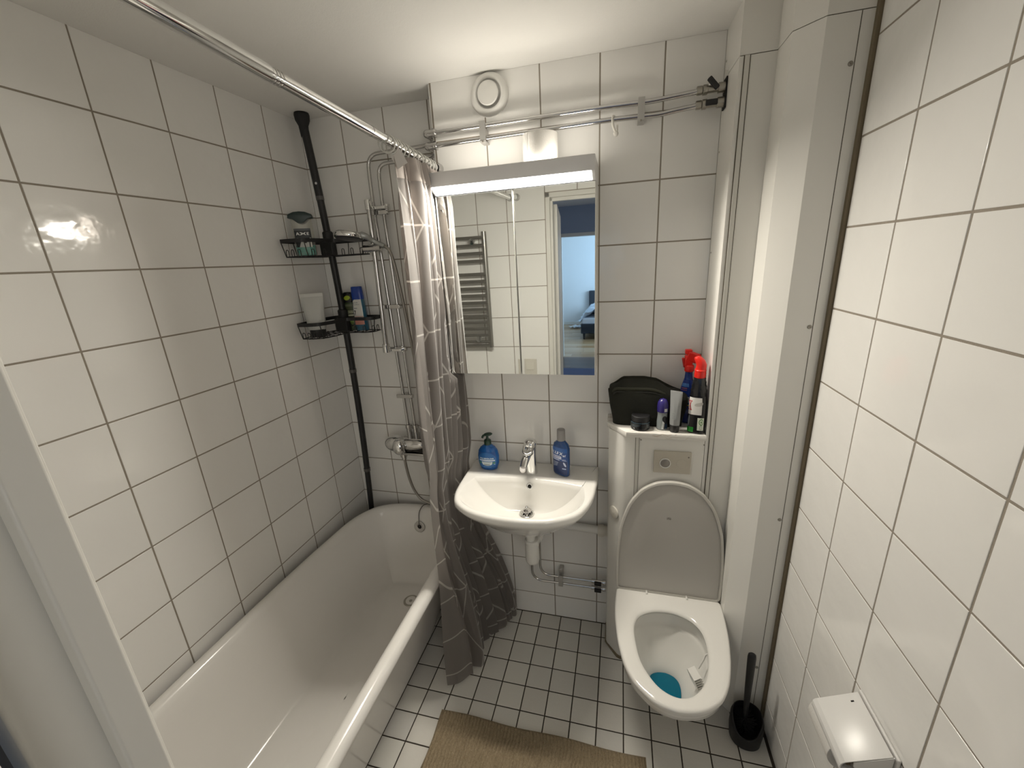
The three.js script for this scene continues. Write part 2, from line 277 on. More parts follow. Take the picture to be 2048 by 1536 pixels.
// ---------------------------------------------------------------- bathtub
const tubOutline = (() => {
  const pts = [[-0.602, 1.36], [-0.6, 0.95], [-0.6, 0.6], [-0.602, 0.32], [-0.612, 0.14], [-0.645, 0.0], [-0.715, -0.078], [-0.82, -0.104], [-0.93, -0.106], [-1.05, -0.09], [-1.134, -0.054], [-1.182, 0.0], [-1.222, 0.1], [-1.24, 0.3], [-1.25, 0.5], [-1.256, 0.8], [-1.256, 1.1], [-1.25, 1.33], [-1.2, 1.392], [-1.05, 1.4], [-0.8, 1.4], [-0.66, 1.396]];
  return closedCurve(pts, 160);
})();
const tub = thing('bathtub', 'white enamel bathtub with rounded rim along the left wall', 'bathtub', [-0.93, 0, 0.65]);
{ const R = (d, y) => ringAt(inset(tubOutline, d), y);
  const floorRing = (k, y) => inset(tubOutline, 0.17).map(([x, z]) => V(lerp(-0.93, x, k), y, lerp(0.64, z, k)));
  const rings = [R(0.155, 0.02), R(0.11, 0.18), R(0.055, 0.37), R(0.03, 0.445), R(0.012, 0.452), R(0.002, 0.462), R(0.0, 0.476), R(0.006, 0.492), R(0.018, 0.5), R(0.034, 0.501), R(0.048, 0.494), R(0.058, 0.478), R(0.068, 0.44), R(0.085, 0.34), R(0.105, 0.22), R(0.128, 0.155), R(0.152, 0.125), R(0.17, 0.115), floorRing(0.7, 0.108), floorRing(0.35, 0.103), floorRing(0.01, 0.1)];
  part('tub_body', flip(loft(rings, { caps: [true, false] })), enamelM, tub);
  const dr = part('drain', lathe([[0.036, 0], [0.035, 0.004], [0.03, 0.005], [0.024, 0.001], [0.022, -0.004], [0, -0.004]], [-0.898, 0.109, 0.158]), brassM, tub, 'metal drain ring');
  part('drain_hole', cyl(0.016, 0.002, [-0.898, 0.1075, 0.158]), holeM, dr);
  part('drain_cross', [cyl(0.009, 0.004, [-0.898, 0.1095, 0.158])], brassM, dr);
  const ov = part('overflow', lathe([[0.03, 0], [0.03, 0.004], [0.024, 0.006], [0.012, 0.004], [0.011, 0]], [0, 0, 0], 'z').rotateX(-0.16).translate(-0.905, 0.405, -0.0315), std(0.55, 0.53, 0.5, 0.3, { metalness: 0.4 }), tub);
  part('overflow_hole', cyl(0.0115, 0.002, [0, 0, 0], 'z').rotateX(-0.16).translate(-0.905, 0.405, -0.0298), holeM, ov);
  part('chain', tube([[-0.905, 0.405, -0.026], [-0.905, 0.455, -0.034], [-0.9, 0.49, -0.04], [-0.888, 0.512, -0.062], [-0.87, 0.512, -0.085]], 0.0022, { rad: 6 }), std(0.1, 0.09, 0.08, 0.5), ov, 'thin dark plug chain'); }

// ---------------------------------------------------------------- shower rod, rings, curtain
const rodAt = (z) => V(lerp(-0.597, -0.56, z / ZF), lerp(2.046, 2.078, z / ZF), z);
const rod = thing('shower_rod', 'long chrome shower curtain rod running above the bathtub edge', 'rod', [-0.585, 2.06, 0.7]);
part('outer_tube', tube([rodAt(0.83), rodAt(1.395)], 0.0148, { rad: 20 }), brightChromeM, rod);
part('inner_tube', tube([rodAt(0.012), rodAt(0.84)], 0.0128, { rad: 20 }), brightChromeM, rod);
for (const z of [0.826, 0.815, 0.806, 0.797, 0.47]) part('joint_ring', tube([rodAt(z), rodAt(z + 0.003)], 0.0139, { rad: 20 }), chromeM, rod);
for (const [z, s] of [[0, 1], [ZF, -1]]) { const p = rodAt(z); part('end_flange', lathe([[0.021, 0], [0.021, 0.006 * s], [0.017, 0.014 * s], [0.016, 0.03 * s]], [p.x, p.y, z], 'z'), chromeM, rod); }

const RINGZ = [0.075, 0.1, 0.13, 0.16, 0.195, 0.23, 0.262, 0.29, 0.318, 0.345, 0.368, 0.388];
RINGZ.forEach((z, i) => {
  const p = rodAt(z), g = new THREE.TorusGeometry(0.024, 0.0022, 8, 28).rotateX((rnd() - 0.5) * 0.5).rotateY((rnd() - 0.5) * 0.6).translate(p.x, p.y - 0.009, z);
  single('curtain_ring', g, std(0.75, 0.74, 0.7, 0.1, { transmission: 0.35, thickness: 0 }), 'clear curtain ring hanging on the chrome shower rod', 'ring', [p.x, p.y - 0.009, z], 'curtain rings bunched on the rod');
});

const lattice = canvas(2048, 2048, (c, w) => {                          // 1.4 m of cloth: white lines of a triangle lattice with gaps
  c.fillStyle = '#b0aaa6'; c.fillRect(0, 0, w, w);
  for (let k = 0; k < 2600; k++) { c.fillStyle = `rgba(${rnd() < 0.5 ? '70,60,52' : '210,200,190'},0.025)`; c.fillRect(rnd() * w, rnd() * w, 2 + rnd() * 60, 2); }
  const S = w / 7, Hh = w / 8; c.lineCap = 'butt'; c.strokeStyle = '#fbf8f4'; c.lineWidth = 9;
  const P = (i, j) => [(i + (j % 2 ? 0.5 : 0)) * S, j * Hh];
  for (let j = 0; j <= 8; j++) for (let i = -1; i <= 7; i++) {
    const jj = j % 8, a = P(i, j), odd = j % 2, key = (i + 14) % 7, hide = (n) => ((key * 31 + jj * 17 + n * 7) * 2654435761 >>> 8) % 100 < [22, 30, 30][n];
    [[P(i + 1, j)], [[a[0] + S / 2, a[1] + Hh]], [[a[0] - S / 2, a[1] + Hh]]].forEach(([b], n) => { if (hide(n)) return; c.beginPath(); c.moveTo(...a); c.lineTo(...b); c.stroke(); });
  }
}); lattice.wrapS = lattice.wrapT = THREE.RepeatWrapping;
{ const NU = 320, NV = 90, n = 8.3, pos = [], uv = [], idx = [], rowsP = [];
  const wob = Array.from({ length: 14 }, () => [rnd(), rnd(), rnd()]);
  for (let j = 0; j <= NV; j++) {
    const y = lerp(2.025, 0.022, j / NV), row = [], fl = smooth(0.78, 0.03, y), top = smooth(1.9, 2.03, y);
    const A = [lerp(-0.588, -0.578, smooth(0.9, 0.1, y)), lerp(0.362, 0.445, smooth(1.85, 0.0, y))], B = [lerp(-0.578, -0.412, fl), lerp(0.085, 0.03, fl)];
    for (let i = 0; i <= NU; i++) {
      const u = i / NU, k = u ** 1.55 * n, f = Math.floor(k), w = wob[f + 2], ph = 2 * Math.PI * k + 0.5 * Math.sin(2.1 * y + w[0] * 6) * (1 - top);
      const amp = lerp(0.026 + 0.018 * w[1], 0.02, top) * lerp(1, 0.55 + 0.5 * fl, smooth(0.98, 0.86, y) * (1 - smooth(0.62, 0.3, y)));
      let x = lerp(A[0], B[0], u) + 0.012 * Math.sin(3 * y + 5 * u) * smooth(0.02, 0.3, u), z = lerp(A[1], B[1], u);
      const s = Math.sin(ph), c = Math.cos(ph);
      x += amp * (s + 0.25 * Math.sin(2 * ph + w[2] * 6)); z += 0.5 * amp * Math.sin(2 * ph + 1.1 + w[0]) * 0.7 + 0.006 * Math.sin(9 * y + 20 * u);
      x += fl * 0.03 * Math.sin(6.28 * u * 1.5);
      if (y < 0.56) x = Math.max(x, lerp(-0.66, -0.593 + 0.004 * c, smooth(0.56, 0.5, y)));
      const yb = y < 0.87 && y > 0.62 ? -0.552 : 9; if (z < 0.34 && yb < 0) x = Math.min(x, yb + 0.004 * s);   // beside the washbasin
      if (y > 1.27 && z < 0.2) x = Math.min(x, -0.564 + 0.003 * s);                                        // beside the mirror cabinet
      z = Math.max(z, x > -0.6 ? 0.012 : -0.1);
      row.push(V(x, y - (j === NV ? 0.012 * Math.sin(5 * u) : 0) + 0.006 * s * smooth(0.05, 0, y), z));
    }
    rowsP.push(row);
  }
  const arc = [0]; for (let i = 1; i <= NU; i++) arc.push(arc[i - 1] + rowsP[25][i].distanceTo(rowsP[25][i - 1]));
  rowsP.forEach((r, j) => r.forEach((p, i) => { pos.push(p.x, p.y, p.z); uv.push(arc[i] / 1.4 + 0.03, p.y / 1.4 + 0.07); }));
  for (let j = 0; j < NV; j++) for (let i = 0; i < NU; i++) { const a = j * (NU + 1) + i; idx.push(a, a + NU + 1, a + 1, a + 1, a + NU + 1, a + NU + 2); }
  const g = new THREE.BufferGeometry(); g.setAttribute('position', new THREE.Float32BufferAttribute(pos, 3)); g.setAttribute('uv', new THREE.Float32BufferAttribute(uv, 2)); g.setIndex(idx); g.computeVertexNormals();
  const cur = thing('shower_curtain', 'taupe shower curtain with white line pattern gathered beside the washbasin', 'curtain', [-0.56, 0.02, 0.25]);
  part('cloth', g, new THREE.MeshPhysicalMaterial({ map: lattice, roughness: 0.75, transmission: 0.84, thickness: 0, side: THREE.DoubleSide }), cur);
  const hem = new THREE.BufferGeometry(), hp = [], hi = []; rowsP.slice(0, 4).forEach((r) => r.forEach((p) => hp.push(p.x + 0.002, p.y, p.z + 0.001)));
  for (let j = 0; j < 3; j++) for (let i = 0; i < NU; i++) { const a = j * (NU + 1) + i; hi.push(a, a + NU + 1, a + 1, a + 1, a + NU + 1, a + NU + 2); }
  hem.setAttribute('position', new THREE.Float32BufferAttribute(hp, 3)); hem.setIndex(hi); hem.computeVertexNormals();
  part('top_hem', hem, std(0.34, 0.3, 0.275, 0.7, { side: THREE.DoubleSide }), cur, 'plain folded hem at the rod');
  const tg = new THREE.PlaneGeometry(0.034, 0.042, 6, 6); { const p = tg.attributes.position; for (let i = 0; i < p.count; i++) p.setZ(i, 0.008 * Math.sin(p.getX(i) * 60) + 0.1 * (p.getY(i)) ** 2 * 10); tg.computeVertexNormals(); }
  part('corner_flap', tg.rotateZ(0.45).rotateY(0.5).translate(-0.568, 2.008, 0.362), std(0.6, 0.57, 0.54, 0.7, { side: THREE.DoubleSide }), cur, 'turned-over corner of the hem'); }

// ---------------------------------------------------------------- corner caddy pole and its bottles
const poleAt = (y) => { const t = (y - 1.35) / 1.0; return V(-1.168 - 0.04 * t * t, y, -0.062); };
const caddy = thing('shower_caddy', 'black tension pole caddy with two wire baskets in the bathtub corner', 'shelf', [-1.19, 0, -0.06]);
{ const run = (a, b, r) => tube(Array.from({ length: 7 }, (_, i) => poleAt(lerp(a, b, i / 6))), r, { rad: 14 });
  part('pole', [run(0.0, 0.7, 0.0135), run(0.7, 1.22, 0.0145), run(1.22, 2.0, 0.0148), run(2.0, 2.29, 0.0162)], blackM, caddy);
  for (const y of [0.69, 1.225, 1.995]) part('joint_ring', run(y, y + 0.016, 0.0168), std(0.09, 0.085, 0.08, 0.3), caddy);
  const t = poleAt(2.3); part('top_foot', lathe([[0.016, -0.06], [0.019, -0.02], [0.028, 0.0], [0.03, 0.018], [0.028, 0.0265], [0, 0.0265]], [t.x, 2.3, t.z]), std(0.016, 0.016, 0.017, 0.75), caddy);
  const b = poleAt(0.012); part('bottom_foot', lathe([[0, -0.012], [0.03, -0.012], [0.03, 0.01], [0.016, 0.04]], [b.x, 0.012, b.z]), blackM, caddy);
  part('locking_pin', cyl(0.005, 0.004, [poleAt(2.06).x + 0.008, 2.06, poleAt(2.06).z + 0.0155], 'z', 14), std(0.7, 0.7, 0.7, 0.3), caddy);
  const strip = (pts, y, h = 0.015, r = 0.0022) => { const c = new THREE.CatmullRomCurve3(pts.map(([x, z]) => V(x, y, z)), false, 'catmullrom', 0.3).getPoints(pts.length * 6); return crease(loft([[0, h], [r, h], [r, 0], [0, 0], [0, h]].map(([o, dy]) => c.map((p, i) => { const q = c[Math.min(i + 1, c.length - 1)], a = c[Math.max(i - 1, 0)], l = Math.hypot(q.x - a.x, q.z - a.z); return V(p.x + (q.z - a.z) / l * o, p.y + dy, p.z - (q.x - a.x) / l * o); })), { closed: false }), 0.5); };
  for (const [y0, name] of [[1.424, 'lower'], [1.764, 'upper']]) {
    const yT = y0 + 0.054, front = [[-1.255, 0.135], [-1.2, 0.136], [-1.158, 0.118], [-1.135, 0.05], [-1.128, -0.02], [-1.09, -0.032], [-1.03, -0.03], [-1.002, -0.052], [-0.998, -0.104]];
    const back = [[-1.255, 0.135], [-1.262, 0.06], [-1.262, -0.06], [-1.24, -0.114], [-1.12, -0.118], [-0.998, -0.104]], k = part('basket', [strip(front, yT), strip(back, yT)], blackM, caddy, 'black basket with a flat rim');
    const low = (p) => [lerp(-1.19, p[0], 0.95), lerp(-0.05, p[1], 0.93)];
    const w = [tube(front.map(low).map(([x, z]) => [x, y0, z]), 0.0024, { rad: 6 }), tube(back.map(low).map(([x, z]) => [x, y0, z]), 0.0024, { rad: 6 })];
    for (let i = 0; i < 7; i++) { const z = lerp(-0.1, 0.115, i / 6); w.push(tube([[-1.25, y0, z], [z < -0.03 ? -1.01 : z < 0.03 ? -1.135 : -1.15, y0, z]], 0.0017, { rad: 5 })); }
    for (const x of [-1.225, -1.19]) w.push(tube([[x, y0, -0.11], [x, y0, 0.125]], 0.0017, { rad: 5 }));
    for (const x of [-1.15, -1.11, -1.07, -1.03]) w.push(tube([[x, y0, -0.112], [x, y0, -0.03]], 0.0017, { rad: 5 }));
    part('wire_base', w, blackM, k);
    for (const p of [front[0], front[2], front[4], front[7], back[1], back[3], back[4]]) { const l = low(p); part('post', tube([[p[0], yT + 0.004, p[1]], [l[0], y0, l[1]]], 0.002, { rad: 6 }), blackM, k); }
    for (const [x, z, a] of [[-1.238, 0.128, 0], [-1.21, 0.131, 0], [-1.18, 0.128, 0.1], [-1.146, 0.09, 1.4], [-1.137, 0.03, 1.5], [-1.095, -0.036, 0], [-1.05, -0.035, 0], [-1.012, -0.05, 0.6], [-1.008, -0.08, 1.4]]) {
      const d = 0.006, cx = Math.cos(a) * d, cz = -Math.sin(a) * d; part('hook_loop', tube([[x - cx, y0, z - cz], [x - cx, y0 + 0.02, z - cz], [x - cx * 0.6, y0 + 0.026, z - cz * 0.6], [x + cx * 0.6, y0 + 0.026, z + cz * 0.6], [x + cx, y0 + 0.02, z + cz], [x + cx, y0, z + cz]], 0.0016, { rad: 5 }), blackM, k);
    }
    const m = poleAt(y0 + 0.02); part('mount', [box(m.x - 0.032, m.x + 0.032, y0 + 0.004, y0 + 0.066, m.z + 0.008, m.z + 0.03, 0.006), cyl(0.026, 0.06, [m.x, y0 + 0.03, m.z]), cyl(0.022, 0.05, [poleAt(y0 + 0.08).x, y0 + 0.08, m.z], 'y', 24, 0.006)], std(0.014, 0.014, 0.014, 0.6), k);
  } }

{ // clear shower gel bottle, cap down shape with a dark wide cap on top
  const at = [-1.208, 1.7665, 0.052], turn = 0.55, sec = [[0, 0.036, 0.02, 3], [0.004, 0.04, 0.023, 3], [0.07, 0.04, 0.023, 3], [0.13, 0.04, 0.022, 3], [0.148, 0.038, 0.02, 3]];
  const t = thing('shower_gel_bottle', 'clear shower gel bottle with dark wide cap and a little teal gel on upper basket', 'bottle', at);
  part('body', bottle(sec, at, turn), std(0.9, 0.9, 0.86, 0.1, { transmission: 0.86, thickness: 0 }), t);
  part('gel', bottle(sec.slice(0, 3).map(([y, a, b, k]) => [y * 0.58 + 0.002, a - 0.003, b - 0.003, k]), at, turn), std(0.01, 0.36, 0.31, 0.2), t, 'teal gel in the bottom of the bottle');
  const cap = polyShape([[-0.047, 0.012], [-0.044, 0.026], [-0.022, 0.035], [0, 0.037], [0.022, 0.035], [0.044, 0.026], [0.047, 0.012], [0.03, 0.008], [0.012, -0.008], [0, -0.011], [-0.012, -0.008], [-0.03, 0.008]]);
  part('cap', extrude(cap, 0.046, 0.004).translate(0, 0, -0.023).rotateY(turn).translate(at[0], at[1] + 0.137, at[2]), std(0.012, 0.028, 0.027, 0.35), t);
  const lab = canvas(256, 300, (c, w, h) => { c.fillStyle = '#2b2f31'; c.fillRect(0, 0, w, h); c.fillStyle = '#55595b'; c.fillRect(0, 0, w, 34); c.fillStyle = '#e8e8e4'; c.font = 'bold 70px sans-serif'; c.textAlign = 'center'; c.save(); c.translate(w / 2, 106); c.scale(1.35, 0.9); c.fillText('AXE', 0, 0); c.restore(); c.fillStyle = '#b9bcb8'; c.beginPath(); c.moveTo(70, 300); c.lineTo(110, 200); c.lineTo(140, 240); c.lineTo(190, 170); c.lineTo(180, 300); c.fill(); c.fillStyle = '#d9d9cf'; c.fillRect(206, 150, 34, 150); c.fillStyle = '#7d8182'; c.fillRect(30, 150, 46, 14); });
  part('label', wrap(sec, at, turn, 0.035, 0.108, Math.PI / 2 - 0.75, Math.PI / 2 + 0.75), printed(lab), t); }
{ // white squeeze tube standing on its black cap
  const at = [-1.212, 1.4265, 0.07], turn = 0.5, t = thing('white_tube', 'large blank white squeeze tube standing cap down in lower basket', 'tube', at);
  part('body', bottle([[0.03, 0.034, 0.03, 2], [0.04, 0.037, 0.032, 2], [0.1, 0.041, 0.022, 2.2], [0.165, 0.045, 0.006, 3], [0.172, 0.046, 0.0025, 6]], at, turn), std(0.52, 0.525, 0.5, 0.35), t);
  part('crimp', bottle([[0.172, 0.046, 0.0022, 8], [0.186, 0.046, 0.0018, 8]], at, turn), std(0.58, 0.58, 0.55, 0.35), t);
  part('cap', bottle([[0, 0.031, 0.031, 2], [0.002, 0.032, 0.032, 2], [0.032, 0.033, 0.033, 2]], at, turn), blackM, t); }
{ // olive green shower gel
  const at = [-1.15, 1.4265, -0.094], turn = 0.28, sec = [[0, 0.03, 0.018, 2.6], [0.004, 0.034, 0.021, 2.6], [0.06, 0.033, 0.02, 2.6], [0.11, 0.031, 0.019, 2.5], [0.132, 0.024, 0.016, 2.3]], t = thing('green_gel_bottle', 'green shower gel bottle with black cap and lime dot beside the caddy pole', 'bottle', at);
  part('body', bottle(sec, at, turn), std(0.045, 0.07, 0.03, 0.15), t);
  const cap = part('cap', bottle([[0.13, 0.026, 0.018, 2.6], [0.134, 0.032, 0.02, 2.8], [0.155, 0.03, 0.019, 2.8], [0.172, 0.022, 0.016, 2.6], [0.176, 0.016, 0.012, 2.4]], at, turn), blackGlossM, t);
  part('lime_dot', lathe([[0.0125, 0], [0.0115, 0.0016], [0, 0.002]], [0, 0, 0], 'z').scale(1.15, 0.85, 1).rotateX(-0.14).rotateZ(0.2).translate(0, 0.151, 0.0188).rotateY(turn).translate(...at), std(0.36, 0.47, 0.03, 0.35), cap);
  const lab = canvas(256, 384, (c, w, h) => { c.fillStyle = '#20260f'; c.fillRect(0, 0, w, h); c.fillStyle = '#5d644b'; c.fillRect(0, 0, w, 60); c.fillStyle = '#3a4420'; c.fillRect(0, 40, w, 70); c.fillStyle = '#a7ab8d'; c.fillRect(6, 112, w - 12, 46); c.fillStyle = '#2b3318'; c.font = 'bold 38px sans-serif'; c.textAlign = 'center'; c.fillText('PALMOLIVE', w / 2, 149, w - 24); c.fillStyle = '#b9bda2'; c.fillRect(6, 176, w - 12, 30); for (let k = 0; k < 9; k++) { c.fillStyle = `hsl(${68 + rnd() * 20},38%,${22 + rnd() * 30}%)`; c.beginPath(); c.ellipse(60 + rnd() * 150, 250 + rnd() * 100, 14 + rnd() * 14, 22 + rnd() * 16, rnd() * 3, 0, 7); c.fill(); } });
  part('label', wrap(sec, at, turn, 0.02, 0.122, Math.PI / 2 - 0.95, Math.PI / 2 + 0.95), printed(lab), t); }
{ // blue and white shampoo
  const at = [-1.092, 1.4265, -0.084], turn = 0.2, sec = [[0, 0.029, 0.017, 2.6], [0.004, 0.031, 0.019, 2.6], [0.1, 0.029, 0.018, 2.6], [0.15, 0.026, 0.017, 2.6]], t = thing('shampoo_bottle', 'shampoo bottle with royal blue cap and white label at the right end of lower basket', 'bottle', at);
  part('body', bottle(sec, at, turn), std(0.03, 0.12, 0.19, 0.2), t);
  part('cap', bottle([[0.143, 0.0272, 0.0178, 2.6], [0.17, 0.0265, 0.0172, 2.7], [0.197, 0.0245, 0.0155, 2.8], [0.2, 0.022, 0.0135, 2.8]], at, turn), std(0.012, 0.05, 0.3, 0.2), t);
  const lab = canvas(256, 640, (c, w, h) => { c.fillStyle = '#0d3a7d'; c.fillRect(0, 0, w, h); c.fillStyle = '#d9d9d4'; c.beginPath(); c.moveTo(0, 96); c.quadraticCurveTo(90, 20, w, 10); c.lineTo(w, h); c.lineTo(0, h); c.fill(); c.fillStyle = '#31465d'; c.beginPath(); c.ellipse(28, 130, 12, 26, 0, 0, 7); c.fill(); c.font = '34px sans-serif'; c.fillText('head&', 58, 132); c.fillText('shoulders', 34, 176); c.fillRect(40, 246, 96, 12); c.fillStyle = '#16181c'; c.font = 'bold 150px sans-serif'; c.fillText('7', 16, 410); c.fillStyle = '#c98b7c'; c.fillRect(0, 442, w, 12); c.fillStyle = '#cfa79b'; c.fillRect(0, 470, w, 60); c.fillStyle = '#c98b7c'; c.fillRect(0, 540, w, 100); });
  part('label', wrap(sec, at, turn, 0.028, 0.152, Math.PI / 2 - 0.62, Math.PI / 2 + 0.85), printed(lab), t); }

// ---------------------------------------------------------------- supply pipes, shower rail, mixer
const pipesUp = thing('supply_pipes', 'pair of chrome water pipes running under the ceiling along the back wall', 'pipe', [-0.1, 2.14, 0.035]);
part('pipe', tube([[-0.6, 2.1575, 0.035], [0.05, 2.1605, 0.035], [0.15, 2.158, 0.035], [0.3, 2.165, 0.04]], 0.0078, { rad: 14, bend: 0.04, seg: 60 }), chromeM, pipesUp);
part('pipe', tube([[-0.6, 2.1165, 0.035], [0.05, 2.1225, 0.035], [0.19, 2.1185, 0.035], [0.23, 2.123, 0.037], [0.3, 2.127, 0.04]], 0.0078, { rad: 14, bend: 0.02, seg: 60 }), chromeM, pipesUp);
const pipesBath = thing('shower_pipes', 'pair of chrome pipes bending down the niche wall to the bath mixer', 'pipe', [-0.93, 0.95, -0.1]);
part('pipe', tube([[-0.614, 2.1575, 0.03], [-0.626, 2.157, -0.06], [-0.66, 2.157, -0.098], [-0.952, 2.154, -0.1], [-0.956, 2.0, -0.1], [-0.932, 0.95, -0.1]], 0.0078, { rad: 14, bend: 0.055, seg: 120 }), chromeM, pipesBath);
part('pipe', tube([[-0.614, 2.1165, 0.03], [-0.622, 2.116, -0.06], [-0.65, 2.116, -0.098], [-0.908, 2.114, -0.1], [-0.911, 2.0, -0.1], [-0.895, 0.95, -0.1]], 0.0078, { rad: 14, bend: 0.045, seg: 120 }), chromeM, pipesBath);
for (const y of [2.1575, 2.1165]) part('elbow', [cyl(0.013, 0.03, [-0.598, y, 0.035], 'x'), cyl(0.0155, 0.012, [-0.585, y, 0.035], 'x', 6, 0.001), new THREE.SphereGeometry(0.0145, 20, 14).translate(-0.614, y, 0.034), cyl(0.013, 0.02, [-0.615, y, 0.022], 'z')], chromeM, pipesUp);
for (const x of [-0.4, 0.131]) { const k = part('bracket', [box(x - 0.0105, x + 0.0105, 2.1075, 2.1715, 0.043, 0.0475, 0.001), box(x - 0.0095, x + 0.0095, 2.128, 2.15, 0.0, 0.044, 0.001), box(x - 0.0105, x + 0.0105, 2.104, 2.109, 0.0, 0.046, 0.001)], clipM, pipesUp); part('clip_screw', cyl(0.0035, 0.003, [x, 2.106, 0.049], 'z', 10), screwM, k); }
for (const [y, turned] of [[2.1665, true], [2.128, false]]) {
  const k = part('stop_valve', [cyl(0.0125, 0.016, [0.3, y, 0.04], 'x', 6), cyl(0.0142, 0.014, [0.3165, y, 0.04], 'x', 6), cyl(0.0105, 0.045, [0.338, y, 0.04], 'x'), cyl(0.0145, 0.02, [0.362, y, 0.04], 'x', 6), cyl(0.0135, 0.02, [0.376, y, 0.04], 'x')], brassM, pipesUp);
  part('handle', turned ? box(-0.02, 0.02, -0.007, 0.007, -0.006, 0.006, 0.003).rotateZ(-0.85).translate(0.336, y + 0.011, 0.055) : box(0.318, 0.352, y - 0.008, y + 0.008, 0.048, 0.058, 0.003), blackM, k);
}
part('wall_gap', [box(0.371, 0.3745, 2.108, 2.15, 0.022, 0.058), box(0.371, 0.3748, 2.15, 2.19, 0.02, 0.056)], holeM, pipesUp, 'dark cut-out where the pipes enter the panel');
for (const y of [1.928, 1.53, 1.335, 1.1]) part('bracket', [box(-0.965, -0.888, y - 0.009, y + 0.009, -0.092, -0.083, 0.002), box(-0.94, -0.92, y - 0.008, y + 0.008, -0.134, -0.09, 0.001), cyl(0.011, 0.012, [-0.888, y, -0.094], 'x')], chromeM, pipesBath);

single('plastic_hook', [new THREE.TorusGeometry(0.0135, 0.0035, 8, 18, Math.PI * 1.25).rotateZ(-0.2).rotateY(1.2).translate(0.047, 2.118, 0.037), tube([[0.043, 2.115, 0.05], [0.046, 2.095, 0.055], [0.053, 2.08, 0.055]], 0.0042, { rad: 8 }), lathe([[0, -0.003], [0.008, -0.003], [0.0085, 0.002], [0.004, 0.0045], [0, 0.0045]], [0.054, 2.076, 0.055], 'z', 20), box(0.055, 0.061, 2.086, 2.104, 0.045, 0.049, 0.0015)], std(0.8, 0.78, 0.72, 0.35), 'small white plastic hook clipped on the lower ceiling pipe', 'hook', [0.05, 2.12, 0.04]);

const rail = thing('shower_rail', 'chrome shower slide rail clamped to the pipes above the bathtub', 'rail', [-0.963, 1.35, -0.06]);
part('rail_bar', tube([[-0.9655, 1.335, -0.058], [-0.951, 1.97, -0.058]], 0.011, { rad: 18 }), chromeM, rail);
for (const y of [1.957, 1.345]) { const x = y > 1.6 ? -0.9515 : -0.966; part('end_clamp', [cyl(0.0165, 0.04, [x, y, -0.058]), box(x + 0.005, x + 0.07, y - 0.019, y - 0.005, -0.1, -0.066, 0.004), cyl(0.0125, 0.026, [x + 0.062, y - 0.01, -0.098])], brightChromeM, rail); }
{ const s = part('slider', [cyl(0.019, 0.034, [-0.956, 1.784, -0.056]), cyl(0.015, 0.062, [-0.935, 1.784, -0.03], 'x'), cyl(0.011, 0.03, [-0.945, 1.784, -0.04], 'z')], chromeM, rail); part('knob', cyl(0.014, 0.024, [-0.974, 1.784, -0.03], 'x'), chromeM, s); }

const head = thing('hand_shower', 'round chrome hand shower resting in the slide rail holder', 'shower head', [-0.93, 1.79, -0.02]);
{ const tilt = new THREE.Quaternion().setFromEuler(new THREE.Euler(-0.16, 0, -0.06)), hg = lathe([[0, 0.021], [0.024, 0.0195], [0.048, 0.013], [0.0585, 0.004], [0.0592, -0.007], [0.056, -0.0115]], [0, 0, 0], 'y', 44).applyQuaternion(tilt).translate(-1.018, 1.838, 0.015);
  part('head_shell', hg, brightChromeM, head);
  part('spray_face', lathe([[0.056, -0.0115], [0.051, -0.0165], [0, -0.0175]], [0, 0, 0], 'y', 44).applyQuaternion(tilt).translate(-1.018, 1.838, 0.015), std(0.03, 0.03, 0.035, 0.4), head, 'dark spray plate');
  const c = new THREE.CatmullRomCurve3([V(-0.985, 1.842, 0.01), V(-0.955, 1.832, -0.002), V(-0.93, 1.81, -0.026), V(-0.89, 1.788, -0.034)]), n = 16, rings = []; for (let i = 0; i <= n; i++) { const p = c.getPoint(i / n), tg = c.getTangent(i / n), s = tg.clone().cross(up).normalize(), u2 = s.clone().cross(tg), r = lerp(0.017, 0.0115, Math.min(1, i / n * 1.6)), rr = []; for (let k = 0; k < 16; k++) { const a = k / 16 * 6.2832; rr.push(p.clone().addScaledVector(s, Math.cos(a) * r * 1.1).addScaledVector(u2, Math.sin(a) * r * (i < 3 ? 0.55 : 0.9))); } rings.push(rr); }
  part('handle', loft(rings, { caps: [true, true] }), std(0.4, 0.41, 0.4, 0.28, { metalness: 0.7 }), head); }
single('shower_hose', [tube([[-0.89, 1.789, -0.034], [-0.872, 1.775, -0.034], [-0.858, 1.73, -0.035], [-0.845, 1.62, -0.038], [-0.832, 1.43, -0.045], [-0.822, 1.23, -0.055], [-0.812, 1.0, -0.062], [-0.795, 0.75, -0.068], [-0.78, 0.6, -0.068], [-0.795, 0.535, -0.066], [-0.84, 0.53, -0.064], [-0.89, 0.552, -0.06], [-0.922, 0.6, -0.058], [-0.938, 0.66, -0.056], [-0.946, 0.72, -0.054], [-0.95, 0.79, -0.052]], 0.0068, { rad: 10, seg: 160 })], std(0.33, 0.31, 0.28, 0.35, { metalness: 0.75 }), 'grey metal shower hose looping down over the bathtub rim', 'hose', [-0.87, 0.53, -0.05]);

